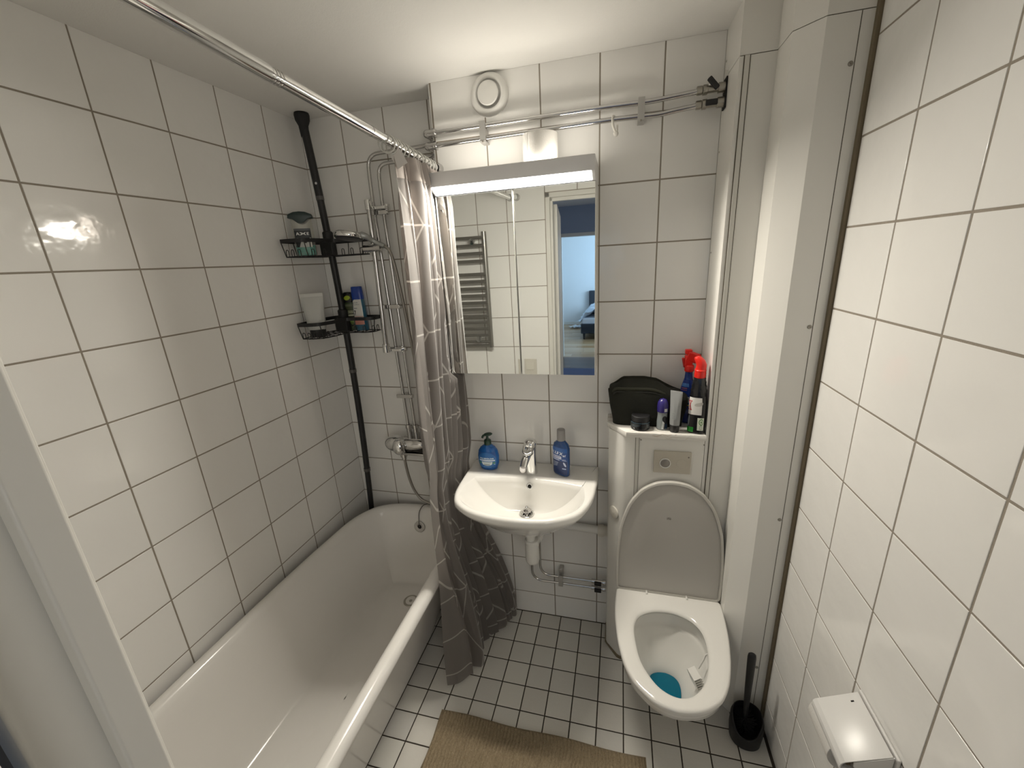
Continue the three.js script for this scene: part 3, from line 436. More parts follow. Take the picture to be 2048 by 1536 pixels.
const mixer = thing('shower_mixer', 'chrome bath mixer tap with rounded lever on the niche wall', 'tap', [-0.93, 0.84, -0.06]);
{ const s = (x, y, z, a, b, c) => new THREE.SphereGeometry(1, 32, 20).scale(a, b, c).translate(x, y, z);
  part('body', [s(-0.925, 0.862, -0.06, 0.105, 0.034, 0.034), cyl(0.026, 0.07, [-0.93, 0.862, -0.1], 'z')], chromeM, mixer);
  part('lever', [s(-0.98, 0.868, -0.045, 0.058, 0.042, 0.04), s(-0.95, 0.862, -0.02, 0.034, 0.042, 0.03)], brightChromeM, mixer);
  part('shelf_plate', [box(-0.95, -0.795, 0.89, 0.896, -0.13, -0.045, 0.002), box(-0.95, -0.795, 0.812, 0.824, -0.115, -0.03, 0.003)], chromeM, mixer);
  part('spout', [cyl(0.0175, 0.04, [-0.95, 0.815, -0.052]), cyl(0.0125, 0.02, [-0.95, 0.79, -0.052])], chromeM, mixer);
  for (const x of [-0.931, -0.894]) part('union_nut', [cyl(0.015, 0.022, [x, 0.938, -0.1], 'y', 6), cyl(0.012, 0.06, [x, 0.915, -0.1])], chromeM, mixer); }

// ---------------------------------------------------------------- vent
const vent = thing('air_vent', 'round white air vent just under the ceiling on the back wall', 'vent', [-0.378, 2.262, 0]);
part('ring', lathe([[0.0, 0.004], [0.044, 0.004], [0.044, 0.018], [0.047, 0.022], [0.055, 0.023], [0.064, 0.016], [0.068, 0.008], [0.068, 0.0]], [-0.378, 2.2585, 0], 'z', 56), whitePlasticM, vent);
part('disc', lathe([[0, 0.028], [0.034, 0.0275], [0.0375, 0.0255], [0.038, 0.022], [0.036, 0.02], [0.012, 0.016], [0.012, 0.004]], [-0.378, 2.2585, 0.002], 'z', 48), whitePlasticM, vent);

// ---------------------------------------------------------------- mirror cabinet with lamp
const CX0 = -0.557, CX1 = -0.004, CZ = 0.15;
const cab = thing('mirror_cabinet', 'white mirror cabinet with two mirrored doors and a lit lamp along its top', 'cabinet', [-0.28, 1.285, 0]);
part('body', [box(CX0, CX1, 1.29, 1.9295, 0.001, 0.128, 0.001)], whitePlasticM, cab);
{ const d = (x0, x1, y0, y1, turn, cx) => { const f = (g) => { if (turn) g.translate(-cx, 0, -CZ).rotateY(turn).translate(cx, 0, CZ); return g; };
    const m = part('mirror_door', f(box(x0, x1, y0, y1, 0.13, CZ - 0.004, 0.001)), whitePlasticM, cab);
    part('mirror_glass', f(box(x0 + 0.0012, x1 - 0.0012, y0 + 0.0012, y1 - 0.0012, CZ - 0.0045, CZ, 0.0003)), mirrorM, m, 'mirror glass'); };
  d(CX0, -0.2785, 1.287, 1.9285, 0.017, -0.418); d(-0.2745, CX1, 1.2865, 1.9292, 0, 0); }
{ const sh = polyShape([[0.001, 1.93], [0.152, 1.9305], [0.1535, 1.933], [0.189, 1.951], [0.191, 1.954], [0.191, 1.996], [0.189, 1.998], [0.001, 1.998]]);   // side profile (z, y)
  const lampHousing = part('lamp_housing', extrude(sh, CX1 - CX0, 0.001).rotateY(-Math.PI / 2).translate(CX1, 0, 0), std(0.7, 0.69, 0.68, 0.35), cab);
  const glow = new THREE.MeshStandardMaterial({ color: 0xffffff, roughness: 0.5 }); glow.emissive.copy(LAMP); glow.emissiveIntensity = 6; glow.emissive.setRGB(1, 0.97, 0.95);
  const lens = box(-0.27, 0.2665, -0.0035, 0.0035, -0.0215, 0.0215, 0.002).rotateX(-0.475).translate(-0.2805, 1.9425, 0.171);
  part('lamp_lens', lens, glow, lampHousing, 'glowing white lamp strip');
  const glow2 = glow.clone(); glow2.emissiveIntensity = 4; glow2.emissive.copy(LAMP);
  part('lamp_top_strip', box(-0.531, -0.031, 1.9975, 2.0005, 0.107, 0.137), glow2, lampHousing, 'glowing strip on top of the lamp'); }

const paperM = std(0.8, 0.78, 0.74, 0.95, { bumpMap: fineGrain, bumpScale: 0.0008, transmission: 0.12, thickness: 0 });
{ const t = thing('toilet_roll', 'spare white toilet paper roll standing on top of the mirror cabinet', 'toilet roll', [-0.192, 2.002, 0.068]);
  part('paper', lathe([[0.021, 0.0], [0.056, 0.0], [0.058, 0.002], [0.0582, 0.05], [0.058, 0.096], [0.056, 0.098], [0.021, 0.098], [0.021, 0.0]], [-0.192, 2.002, 0.068], 'y', 48), paperM, t);
  part('loose_sheet', (() => { const r = []; for (let j = 0; j <= 6; j++) { const row = []; for (let i = 0; i <= 12; i++) { const a = lerp(2.2, 3.3, i / 12), rr = 0.0588 + 0.004 * smooth(2.8, 3.3, a); row.push(V(-0.192 + Math.cos(a) * rr, 2.003 + j / 6 * 0.096, 0.068 + Math.sin(a) * rr)); } r.push(row); } return loft(r, { closed: false }); })(), paperM, t); }

// ---------------------------------------------------------------- washbasin
const basin = thing('washbasin', 'white ceramic washbasin mounted on the tiled back wall', 'washbasin', [-0.27, 0.64, 0.0]);
{ const outer = [[-0.547, 0.002], [-0.548, 0.08], [-0.546, 0.175], [-0.54, 0.27], [-0.524, 0.332], [-0.497, 0.371], [-0.44, 0.408], [-0.362, 0.43], [-0.27, 0.436], [-0.175, 0.428], [-0.109, 0.406], [-0.055, 0.37], [-0.024, 0.32], [-0.002, 0.24], [0.007, 0.13], [0.008, 0.06], [0.007, 0.002]];
  const side = new THREE.CatmullRomCurve3(outer.map(([x, z]) => V(x, 0, z)), false, 'catmullrom', 0.5).getSpacedPoints(110).map((p) => [p.x, p.z]);
  const backLine = []; for (let i = 1; i < 40; i++) backLine.push([lerp(0.007, -0.547, i / 40), 0.002]);
  const O = [...side, ...backLine], n = O.length, cx = -0.27;
  const shrink = (d, k = 1, zmin = 0.002) => inset(O, d).map(([x, z]) => [lerp(cx, x, k), Math.max(zmin, z)]);
  // opening of the bowl: straight back edge, sides and front follow the rim
  const open0 = inset(O, 0.022).map(([x, z], i) => { const t = smooth(0.3, 0.12, z); return [lerp(x, cx + (x - cx) * 0.86, t), z]; });
  const open = open0.map(([x, z]) => { const zb = 0.15 + 0.03 * ((x - cx) / 0.23) ** 2; return [x, Math.max(z, zb)]; });
  const D = [-0.269, 0.205], rings = [];
  const smoothRing = (r, k) => { let q = r; for (let s = 0; s < k; s++) q = q.map((p, i) => { const a = q[(i + n - 1) % n], b = q[(i + 1) % n]; return [(a[0] + 2 * p[0] + b[0]) / 4, (a[1] + 2 * p[1] + b[1]) / 4]; }); return q; };
  const op = smoothRing(open, 6);
  rings.push(ringAt(shrink(0.13, 0.35).map(([x, z]) => [x, Math.min(z, 0.24)]), 0.66), ringAt(shrink(0.12, 0.6).map(([x, z]) => [x, Math.min(z, 0.27)]), 0.672), ringAt(shrink(0.1, 0.85), 0.712), ringAt(shrink(0.06, 0.96), 0.758), ringAt(shrink(0.026), 0.79), ringAt(shrink(0.007), 0.812), ringAt(shrink(0.0), 0.826), ringAt(shrink(0.002), 0.838), ringAt(shrink(0.008), 0.8435), ringAt(shrink(0.014), 0.844));
  for (let i = 0; i <= 1; i++) { const w = inset(O, 0.018).map((p, k) => [lerp(p[0], op[k][0], 0.3 + 0.6 * i), lerp(p[1], op[k][1], 0.3 + 0.6 * i)]); rings.push(ringAt(w, 0.8435 - 0.0005 * i)); }
  for (let i = 0; i <= 18; i++) { const s = i / 18, k = 1 - s * 0.93, d = 0.126 * (1 - (1 - s) ** 2.6) + 0.001; rings.push(ringAt(smoothRing(op.map(([x, z]) => [lerp(D[0], x, k), lerp(D[1], z, k)]), Math.round(1 + 6 * s)), 0.843 - d)); }
  part('basin_body', flip(loft(rings, { caps: [true, true] })), ceramicM, basin);
  part('overflow_ring', lathe([[0.0125, 0.002], [0.0115, 0.004], [0.008, 0.004], [0.007, 0.0005]], [0, 0, 0], 'z', 28).rotateX(-0.5).translate(-0.263, 0.8165, 0.1615), brightChromeM, basin);
  part('overflow_hole', cyl(0.0078, 0.003, [0, 0, 0], 'z').rotateX(-0.5).translate(-0.263, 0.8165, 0.162), holeM, basin);
  const dr = part('drain', lathe([[0.031, 0.0], [0.03, 0.003], [0.022, 0.003], [0.018, -0.002], [0, -0.002]], [-0.269, 0.7185, 0.207]), brightChromeM, basin, 'chrome drain');
  part('drain_hole', Array.from({ length: 6 }, (_, i) => box(0.009, 0.015, -0.0005, 0.0012, -0.0022, 0.0022).rotateY(i * 1.047 + 0.3).translate(-0.269, 0.7175, 0.207)), holeM, dr);
  part('plug', [lathe([[0, 0.03], [0.006, 0.029], [0.008, 0.024], [0.0075, 0.021], [0.014, 0.017], [0.019, 0.012], [0.018, 0.009], [0, 0.009]], [-0.269, 0.7185, 0.204]), cyl(0.004, 0.02, [-0.269, 0.722, 0.204])], chromeM, dr);
  part('seal', lathe([[0.019, 0.0115], [0.0195, 0.0095], [0.0175, 0.0085]], [-0.269, 0.7185, 0.204]), blackM, dr);
  for (const x of [-0.46, -0.075]) part('soap_ledge', box(x - 0.05, x + 0.05, 0.8425, 0.8447, 0.03, 0.036, 0.001), ceramicM, basin); }

const tap = thing('basin_tap', 'chrome single-lever tap on the washbasin', 'tap', [-0.267, 0.8435, 0.095]);
{ const rg = (y, r, dx, dz, k = 1) => { const o = []; for (let i = 0; i < 36; i++) { const a = i / 36 * 6.28319; o.push(V(-0.267 + dx + Math.cos(a) * r * k, y, 0.095 + dz + Math.sin(a) * r)); } return o; };
  part('body', flip(loft([rg(0.8435, 0.0255, 0, 0), rg(0.847, 0.026, 0, 0), rg(0.88, 0.0235, 0, 0), rg(0.93, 0.0225, 0, 0), rg(0.955, 0.0235, 0, 0.001), rg(0.965, 0.024, 0, 0.002)], { caps: [true, true] })), brightChromeM, tap);
  const c = new THREE.CatmullRomCurve3([V(-0.268, 0.945, 0.1), V(-0.272, 0.945, 0.125), V(-0.276, 0.932, 0.16), V(-0.28, 0.912, 0.186)]), rings = []; for (let i = 0; i <= 14; i++) { const p = c.getPoint(i / 14), tg = c.getTangent(i / 14), s = tg.clone().cross(up).normalize(), u2 = s.clone().cross(tg), rr = []; for (let k = 0; k < 20; k++) { const a = k / 20 * 6.28319; rr.push(p.clone().addScaledVector(s, Math.cos(a) * lerp(0.0185, 0.014, i / 14)).addScaledVector(u2, Math.sin(a) * lerp(0.022, 0.0125, i / 14))); } rings.push(rr); }
  const sp = part('spout', loft(rings, { caps: [true, true] }), brightChromeM, tap);
  part('aerator', cyl(0.0115, 0.014, [0, 0, 0]).rotateX(0.75).translate(-0.281, 0.906, 0.19), std(0.85, 0.82, 0.8, 0.2, { metalness: 0.3 }), sp);
  const lv = part('lever', [new THREE.SphereGeometry(0.0265, 32, 20).scale(1, 0.85, 1.05).translate(-0.267, 0.977, 0.094)], brightChromeM, tap);
  part('lever_loop', tube([[-0.284, 0.984, 0.105], [-0.286, 0.975, 0.135], [-0.281, 0.965, 0.158], [-0.268, 0.9605, 0.166], [-0.254, 0.964, 0.158], [-0.249, 0.974, 0.135], [-0.251, 0.984, 0.105]], 0.0058, { rad: 12, seg: 60 }), brightChromeM, lv); }

{ const at = [-0.4565, 0.8437, 0.083], turn = -0.02, sec = [[0, 0.033, 0.021, 2.2], [0.004, 0.038, 0.025, 2.2], [0.03, 0.0455, 0.0285, 2.2], [0.06, 0.047, 0.029, 2.2], [0.085, 0.0425, 0.027, 2.1], [0.1, 0.033, 0.022, 2], [0.109, 0.02, 0.016, 2], [0.113, 0.014, 0.013, 2]];
  const t = thing('soap_dispenser', 'blue liquid hand soap bottle with dark green pump on the washbasin', 'soap bottle', at);
  part('body', bottle(sec, at, turn), std(0.008, 0.115, 0.42, 0.14, { clearcoat: 0.4 }), t);
  const lab = canvas(512, 512, (c, w, h) => { c.fillStyle = '#1c4f92'; c.fillRect(0, 0, w, h); c.fillStyle = '#2a66a8'; c.beginPath(); c.ellipse(w / 2, h * 0.62, w * 0.52, h * 0.6, 0, 0, 7); c.fill(); c.fillStyle = '#e9efe9'; c.font = 'bold 62px sans-serif'; c.textAlign = 'center'; c.fillText('PALMOLIVE', w / 2, 225, w * 0.78); c.fillStyle = '#dfe6ea'; c.fillRect(60, 248, w - 110, 34); c.fillStyle = '#4c8a6a'; c.beginPath(); c.ellipse(70, 350, 50, 34, 0.4, 0, 7); c.fill(); c.beginPath(); c.ellipse(430, 345, 42, 30, -0.3, 0, 7); c.fill(); c.fillStyle = '#cfd8d8'; c.beginPath(); c.moveTo(130, 308); c.lineTo(390, 308); c.lineTo(370, 400); c.quadraticCurveTo(260, 480, 150, 400); c.fill(); c.fillStyle = '#8fa3ad'; c.fillRect(160, 326, 190, 14); c.fillRect(176, 352, 160, 12); c.fillStyle = '#4a5a60'; c.fillRect(190, 396, 130, 22); c.fillStyle = '#d6e8f2'; c.fillRect(430, 385, 40, 18); c.fillStyle = '#7fb4dc'; c.fillRect(160, 480, 200, 10); });
  part('label', wrap(sec, at, turn, 0.014, 0.086, Math.PI / 2 - 1.0, Math.PI / 2 + 1.0), printed(lab, 0.3), t);
  const col = part('pump_collar', lathe([[0.014, 0], [0.0155, 0.002], [0.0155, 0.018], [0.013, 0.022], [0.006, 0.024], [0.0045, 0.04], [0, 0.04]], [at[0], at[1] + 0.112, at[2]]), std(0.012, 0.04, 0.025, 0.35), t);
  const pg = new THREE.SphereGeometry(1, 24, 14).scale(0.0195, 0.0075, 0.0125).translate(0.002, 0, 0), nz = tube([[-0.008, -0.001, 0], [-0.02, -0.004, 0.002], [-0.026, -0.012, 0.003]], 0.0048, { rad: 8 });
  part('pump_head', merge([pg, nz]).rotateZ(0.16).translate(at[0] + 0.002, at[1] + 0.158, at[2]), std(0.012, 0.04, 0.025, 0.35), col); }

{ const at = [-0.1405, 0.8437, 0.088], turn = -0.5, sec = [[0, 0.034, 0.015, 2.6], [0.004, 0.0375, 0.0185, 2.6], [0.05, 0.038, 0.019, 2.6], [0.12, 0.038, 0.019, 2.6], [0.138, 0.033, 0.0175, 2.3], [0.15, 0.019, 0.0155, 2], [0.154, 0.0155, 0.0145, 2]];
  const t = thing('mouthwash_bottle', 'flat blue mouthwash bottle with grey screw cap on the washbasin', 'bottle', at);
  part('body', bottle(sec, at, turn), std(0.018, 0.07, 0.23, 0.12, { clearcoat: 0.4 }), t);
  part('cap', lathe([[0.0165, 0.0], [0.017, 0.002], [0.0165, 0.043], [0.0155, 0.0465], [0.012, 0.048], [0, 0.048]], [at[0], at[1] + 0.153, at[2]]), std(0.3, 0.29, 0.28, 0.4), t);
  const lab = canvas(512, 960, (c, w, h) => { c.fillStyle = '#1f4a8c'; c.fillRect(0, 0, w, h); c.fillStyle = '#2d5fa6'; c.fillRect(0, 0, w, 150); c.fillStyle = '#1c3262'; c.fillRect(0, 470, w, h - 470); c.fillStyle = '#dfe6f2'; c.font = 'bold 150px sans-serif'; c.save(); c.translate(18, 250); c.rotate(0.03); c.fillText('FLUX', 0, 0, 330); c.restore(); c.font = 'italic bold 110px sans-serif'; c.fillText('øl', 340, 296, 150); c.fillStyle = '#cfd4e6'; c.fillRect(22, 300, 290, 110); c.fillStyle = '#3a4a86'; c.fillRect(44, 330, 240, 14); c.fillRect(44, 362, 210, 14); c.fillStyle = '#c9d2e6'; c.fillRect(30, 436, 240, 30); c.fillRect(330, 400, 120, 14); c.fillRect(330, 432, 150, 12); for (let k = 0; k < 5; k++) c.fillRect(60 + k * 8, 540 + k * 34, 190 - k * 14, 10); c.beginPath(); c.ellipse(410, 580, 34, 90, -0.5, 0, 7); c.fill(); c.fillStyle = '#aab8d8'; c.fillRect(330, 720, 130, 40); c.fillRect(40, 700, 120, 12); });
  part('label', wrap(sec, at, turn, 0.01, 0.126, Math.PI / 2 - 1.15, Math.PI / 2 + 1.15), printed(lab, 0.3), t); }

// trap and pipes below the basin
const trap = thing('bottle_trap', 'white plastic bottle trap with waste pipe below the washbasin', 'trap', [-0.262, 0.47, 0.19]);
part('bottle', lathe([[0, 0.0], [0.02, 0.001], [0.027, 0.006], [0.0295, 0.016], [0.0295, 0.09], [0.028, 0.094], [0.028, 0.1], [0.0295, 0.103], [0.0295, 0.112], [0.026, 0.116], [0.0, 0.116]], [-0.258, 0.47, 0.19]), whitePlasticM, trap);
part('neck', lathe([[0.0185, 0.11], [0.0185, 0.134], [0.0265, 0.138], [0.0265, 0.155], [0.021, 0.158], [0.021, 0.195]], [-0.262, 0.47, 0.192]), whitePlasticM, trap);
part('waste_pipe', [tube([[-0.24, 0.57, 0.17], [-0.225, 0.575, 0.1], [-0.2, 0.57, 0.05], [-0.13, 0.556, 0.034], [0.02, 0.546, 0.03]], 0.018, { rad: 18, seg: 50 })], whitePlasticM, trap);
part('coupling', [lathe([[0.0185, -0.012], [0.0255, -0.011], [0.026, 0.012], [0.022, 0.014], [0.022, 0.03]], [0.017, 0.546, 0.03], 'x')], creamPlasticM, trap);
part('outlet', cyl(0.014, 0.05, [-0.24, 0.571, 0.178], 'z'), whitePlasticM, trap);
const lowPipes = thing('basin_pipes', 'two thin chrome feed pipes with black stop handles below the washbasin', 'pipe', [-0.15, 0.26, 0.04]);
part('pipe', tube([[-0.257, 0.66, 0.06], [-0.257, 0.5, 0.04], [-0.2585, 0.276, 0.04], [-0.02, 0.2785, 0.04]], 0.0055, { rad: 12, bend: 0.055, seg: 70 }), chromeM, lowPipes);
part('pipe', tube([[-0.285, 0.66, 0.07], [-0.297, 0.5, 0.04], [-0.298, 0.24, 0.04], [-0.02, 0.242, 0.04]], 0.0055, { rad: 12, bend: 0.055, seg: 70 }), chromeM, lowPipes);
part('bracket', [box(-0.173, -0.152, 0.231, 0.29, 0.047, 0.052, 0.001), box(-0.171, -0.152, 0.294, 0.314, 0.0, 0.03, 0.004), box(-0.17, -0.155, 0.25, 0.312, 0.0, 0.036, 0.001)], clipM, lowPipes);
for (const y of [0.2785, 0.242]) { const k = part('stop_valve', [cyl(0.01, 0.02, [-0.012, y, 0.04], 'x', 6), cyl(0.0085, 0.05, [0.01, y, 0.04], 'x'), cyl(0.0115, 0.016, [0.035, y, 0.04], 'x', 6)], chromeM, lowPipes); part('handle', box(-0.008, 0.023, y - 0.009, y + 0.009, 0.048, 0.06, 0.003), blackM, k); }

// ---------------------------------------------------------------- things on the marble shelf
const SH = 1.0852;
{ const at = [0.185, SH, 0.066], sec = [[0, 0.128, 0.05, 6], [0.006, 0.133, 0.054, 6], [0.03, 0.135, 0.056, 6], [0.1, 0.137, 0.055, 5.5], [0.128, 0.134, 0.05, 5]];
  const t = thing('toiletry_bag', 'dark olive zipped toiletry bag lying on the marble shelf', 'bag', at), cloth = std(0.014, 0.015, 0.009, 0.92, { bumpMap: fineGrain, bumpScale: 0.001 });
  const rings = []; for (let j = 0; j <= 26; j++) { const v = j / 26, rr = bottleRing([0, 1, 1, 5], [0, 0, 0], 0, 80).map((p) => { const w = lerp(0.124, 0.139, smooth(0, 0.5, v)) * lerp(1, 0.84, smooth(0.6, 1, v) ** 1.5), d = lerp(0.052, 0.056, smooth(0, 0.2, v)) * lerp(1, 0.34, smooth(0.6, 1, v)), lean = -0.012 * smooth(0.5, 1, v), sag = 0.045 * smooth(0.2, 1, p.x) * smooth(0.35, 1, v) + 0.026 * smooth(0.6, 1, -p.x) * smooth(0.5, 1, v); return V(at[0] + p.x * w - 0.012 * smooth(0.6, 1, v), at[1] + 0.17 * (v < 0.6 ? v / 0.6 * 0.7 : 0.7 + 0.3 * Math.sin((v - 0.6) / 0.4 * 1.5708)) - sag + 0.0008 * Math.sin(p.x * 9 + v * 9), at[2] + p.z * d + lean + 0.003 * Math.sin(p.x * 5 + v * 6) * smooth(0, 0.2, v)); }); rings.push(rr); }
  part('body', flip(loft(rings, { caps: [true, true] })), cloth, t);
  const zp = []; for (let i = 0; i <= 16; i++) { const x = lerp(-0.13, 0.128, i / 16); zp.push([at[0] + x, at[1] + 0.131 - 0.04 * smooth(0.0, 0.13, x) - (i === 0 ? 0.03 : 0), at[2] + 0.049 + (i === 0 || i === 16 ? -0.02 : 0)]); }
  part('zip', tube(zp, 0.0035, { rad: 8, seg: 60 }), std(0.01, 0.011, 0.007, 0.7), t);
  part('flap', [tube(zp.map(([x, y, z]) => [x, y + 0.01, z - 0.004]), 0.006, { rad: 8, seg: 60 })], std(0.03, 0.031, 0.019, 0.9), t, 'olive seam beside the zip');
  part('side_tab', box(-0.004, 0.004, -0.02, 0.02, -0.008, 0.008, 0.003).rotateZ(0.12).translate(at[0] - 0.137, at[1] + 0.115, at[2] + 0.02), std(0.02, 0.021, 0.012, 0.9), t); }
{ const at = [0.16, SH, 0.135], t = thing('hair_wax_jar', 'low black round jar with dark lid at the front of marble shelf', 'jar', at), sec = [[0, 0.031, 0.031, 2], [0.003, 0.0335, 0.0335, 2], [0.03, 0.0335, 0.0335, 2], [0.033, 0.032, 0.032, 2]];
  part('body', bottle(sec, at), blackGlossM, t);
  const lab = canvas(512, 192, (c, w, h) => { c.fillStyle = '#0c0f12'; c.fillRect(0, 0, w, h); c.fillStyle = '#6b93a8'; c.fillRect(0, 2, w, 7); c.fillStyle = '#5e6a70'; for (let k = 0; k < 4; k++) c.fillRect(60, 44 + k * 22, 200 - k * 26, 9); c.strokeStyle = '#8a969c'; c.lineWidth = 5; c.strokeRect(392, 40, 52, 30); c.strokeRect(398, 84, 44, 56); c.fillStyle = '#e8ecec'; c.beginPath(); c.moveTo(96, 150); c.lineTo(126, 150); c.lineTo(126, 182); c.fill(); c.fillStyle = '#b9c2c6'; c.fillRect(0, 20, 9, 150); });
  part('label', wrap(sec, at, 0, 0.004, 0.0295, Math.PI / 2 - 1.35, Math.PI / 2 + 1.35), printed(lab, 0.25), t);
  part('lid', lathe([[0.031, 0.033], [0.0325, 0.0345], [0.0325, 0.05], [0.0305, 0.0525], [0.02, 0.0525], [0, 0.052]], at), blackM, t); }
{ const at = [0.235, SH, 0.133], sec = [[0, 0.0165, 0.0165, 2], [0.003, 0.019, 0.019, 2], [0.03, 0.0185, 0.0185, 2], [0.055, 0.0165, 0.0165, 2], [0.066, 0.0175, 0.0175, 2]], t = thing('roll_on_deodorant', 'roll-on deodorant with violet blue dome cap beside the grey tube', 'deodorant', at);
  part('body', bottle(sec, at), std(0.3, 0.32, 0.32, 0.15), t);
  part('cap', lathe([[0.0165, 0.066], [0.0195, 0.068], [0.0195, 0.09], [0.0175, 0.103], [0.011, 0.1135], [0, 0.117]], at), std(0.035, 0.025, 0.17, 0.25), t);
  part('sticker', wrap([[0.066, 0.0195, 0.0195, 2], [0.09, 0.0195, 0.0195, 2]], at, 0, 0.071, 0.083, 0.75, 1.35), std(0.6, 0.6, 0.62, 0.5), t);
  const lab = canvas(256, 300, (c, w, h) => { c.fillStyle = '#8b9292'; c.fillRect(0, 0, w, h); c.fillStyle = '#15181e'; c.fillRect(128, 60, 128, 240); c.beginPath(); c.ellipse(170, 90, 50, 60, 0, 0, 7); c.fill(); c.fillStyle = '#d8dcdc'; c.beginPath(); c.moveTo(128, 130); c.lineTo(166, 170); c.lineTo(150, 300); c.lineTo(110, 300); c.fill(); c.fillStyle = '#1b3550'; c.fillRect(176, 200, 80, 100); c.fillStyle = '#4b5252'; for (let k = 0; k < 4; k++) c.fillRect(132, 190 + k * 24, 18, 8); });
  part('label', wrap(sec, at, 0, 0.006, 0.06, Math.PI / 2 - 1.2, Math.PI / 2 + 1.2), printed(lab, 0.3), t); }
{ const at = [0.2755, SH, 0.153], turn = -0.45, sec = [[0.026, 0.0165, 0.015, 2], [0.032, 0.0172, 0.0155, 2], [0.09, 0.0185, 0.0105, 2.2], [0.138, 0.0205, 0.003, 3], [0.144, 0.0208, 0.0016, 6]], t = thing('grey_tube', 'silver grey cosmetic tube standing on its black cap on the shelf', 'tube', at);
  part('body', bottle(sec, at, turn), std(0.3, 0.31, 0.31, 0.32), t);
  part('print', wrap(sec, at, turn, 0.05, 0.075, Math.PI / 2 - 0.6, Math.PI / 2 + 0.5), printed(canvas(128, 128, (c) => { c.fillStyle = '#969999'; c.fillRect(0, 0, 128, 128); c.fillStyle = '#7c7f80'; for (let k = 0; k < 5; k++) c.fillRect(18, 16 + k * 22, 60 + (k * 37) % 34, 7); }), 0.35), t);
  part('crimp', bottle([[0.144, 0.0208, 0.0015, 8], [0.151, 0.0208, 0.0013, 8]], at, turn), std(0.36, 0.37, 0.37, 0.3), t);
  part('cap', bottle([[0, 0.0145, 0.0145, 2], [0.002, 0.0155, 0.0155, 2], [0.027, 0.0165, 0.0155, 2]], at, turn), blackM, t); }
{ const at = [0.3475, SH, 0.147], turn = -0.25, sec = [[0, 0.024, 0.018, 3.2], [0.004, 0.028, 0.0215, 3.2], [0.03, 0.0285, 0.022, 3], [0.115, 0.0285, 0.022, 2.8], [0.15, 0.0255, 0.021, 2.3], [0.156, 0.0265, 0.0215, 2.2], [0.164, 0.0235, 0.02, 2], [0.171, 0.0245, 0.0205, 2], [0.178, 0.0215, 0.019, 2], [0.185, 0.0222, 0.0193, 2], [0.192, 0.019, 0.0175, 2], [0.199, 0.0194, 0.0175, 2], [0.206, 0.0158, 0.0155, 2]];
  const t = thing('drain_cleaner_bottle', 'black ribbed cleaner bottle with bent red nozzle cap at the shelf corner', 'bottle', at);
  part('body', bottle(sec, at, turn), blackGlossM, t);
  const red = std(0.72, 0.018, 0.01, 0.3), cap = part('cap', lathe([[0.0165, 0.2], [0.0185, 0.202], [0.0185, 0.218], [0.0178, 0.22], [0.0178, 0.222], [0.0185, 0.224], [0.018, 0.23], [0, 0.235]], at), red, t);
  const nz = [[0.0, 0.228, 0.0172], [0.002, 0.245, 0.0165], [-0.003, 0.258, 0.0148], [-0.01, 0.267, 0.0115], [-0.014, 0.271, 0.007]].map(([x, y, r]) => { const o = []; for (let k = 0; k < 24; k++) { const a = k / 24 * 6.28319; o.push(V(at[0] + x + Math.cos(a) * r, at[1] + y + Math.cos(a) * r * clamp((y - 0.24) * 14, 0, 0.7), at[2] + 0.3 * x + Math.sin(a) * r)); } return o; });
  part('nozzle', flip(loft(nz, { caps: [false, true] })), red, cap);
  const lab = canvas(384, 512, (c, w, h) => { c.fillStyle = '#0b0b0c'; c.fillRect(0, 0, w, h); c.fillStyle = '#dedcd8'; c.fillRect(20, 20, 250, 240); c.fillStyle = '#c21325'; c.font = 'bold 190px serif'; c.fillText('X', 20, 200, 110); c.fillStyle = '#bdbab4'; c.beginPath(); c.ellipse(230, 110, 60, 26, -0.3, 0, 7); c.fill(); c.fillStyle = '#d5dccb'; c.fillRect(210, 300, 130, 180); c.strokeStyle = '#5d8f4e'; c.lineWidth = 12; c.beginPath(); c.arc(275, 360, 40, 0, 7); c.stroke(); c.fillStyle = '#5d8f4e'; c.beginPath(); c.moveTo(255, 372); c.lineTo(275, 338); c.lineTo(295, 372); c.fill(); c.strokeStyle = '#7a8474'; c.lineWidth = 5; c.strokeRect(254, 416, 40, 50); c.fillStyle = '#7f8690'; c.beginPath(); c.ellipse(60, 360, 30, 90, 0.15, 0, 7); c.fill(); c.fillStyle = '#1f8a2a'; c.fillRect(0, 440, 180, 72); });
  part('label', wrap(sec, at, turn, 0.006, 0.138, Math.PI / 2 - 1.15, Math.PI / 2 + 1.25), printed(lab, 0.25), t); }
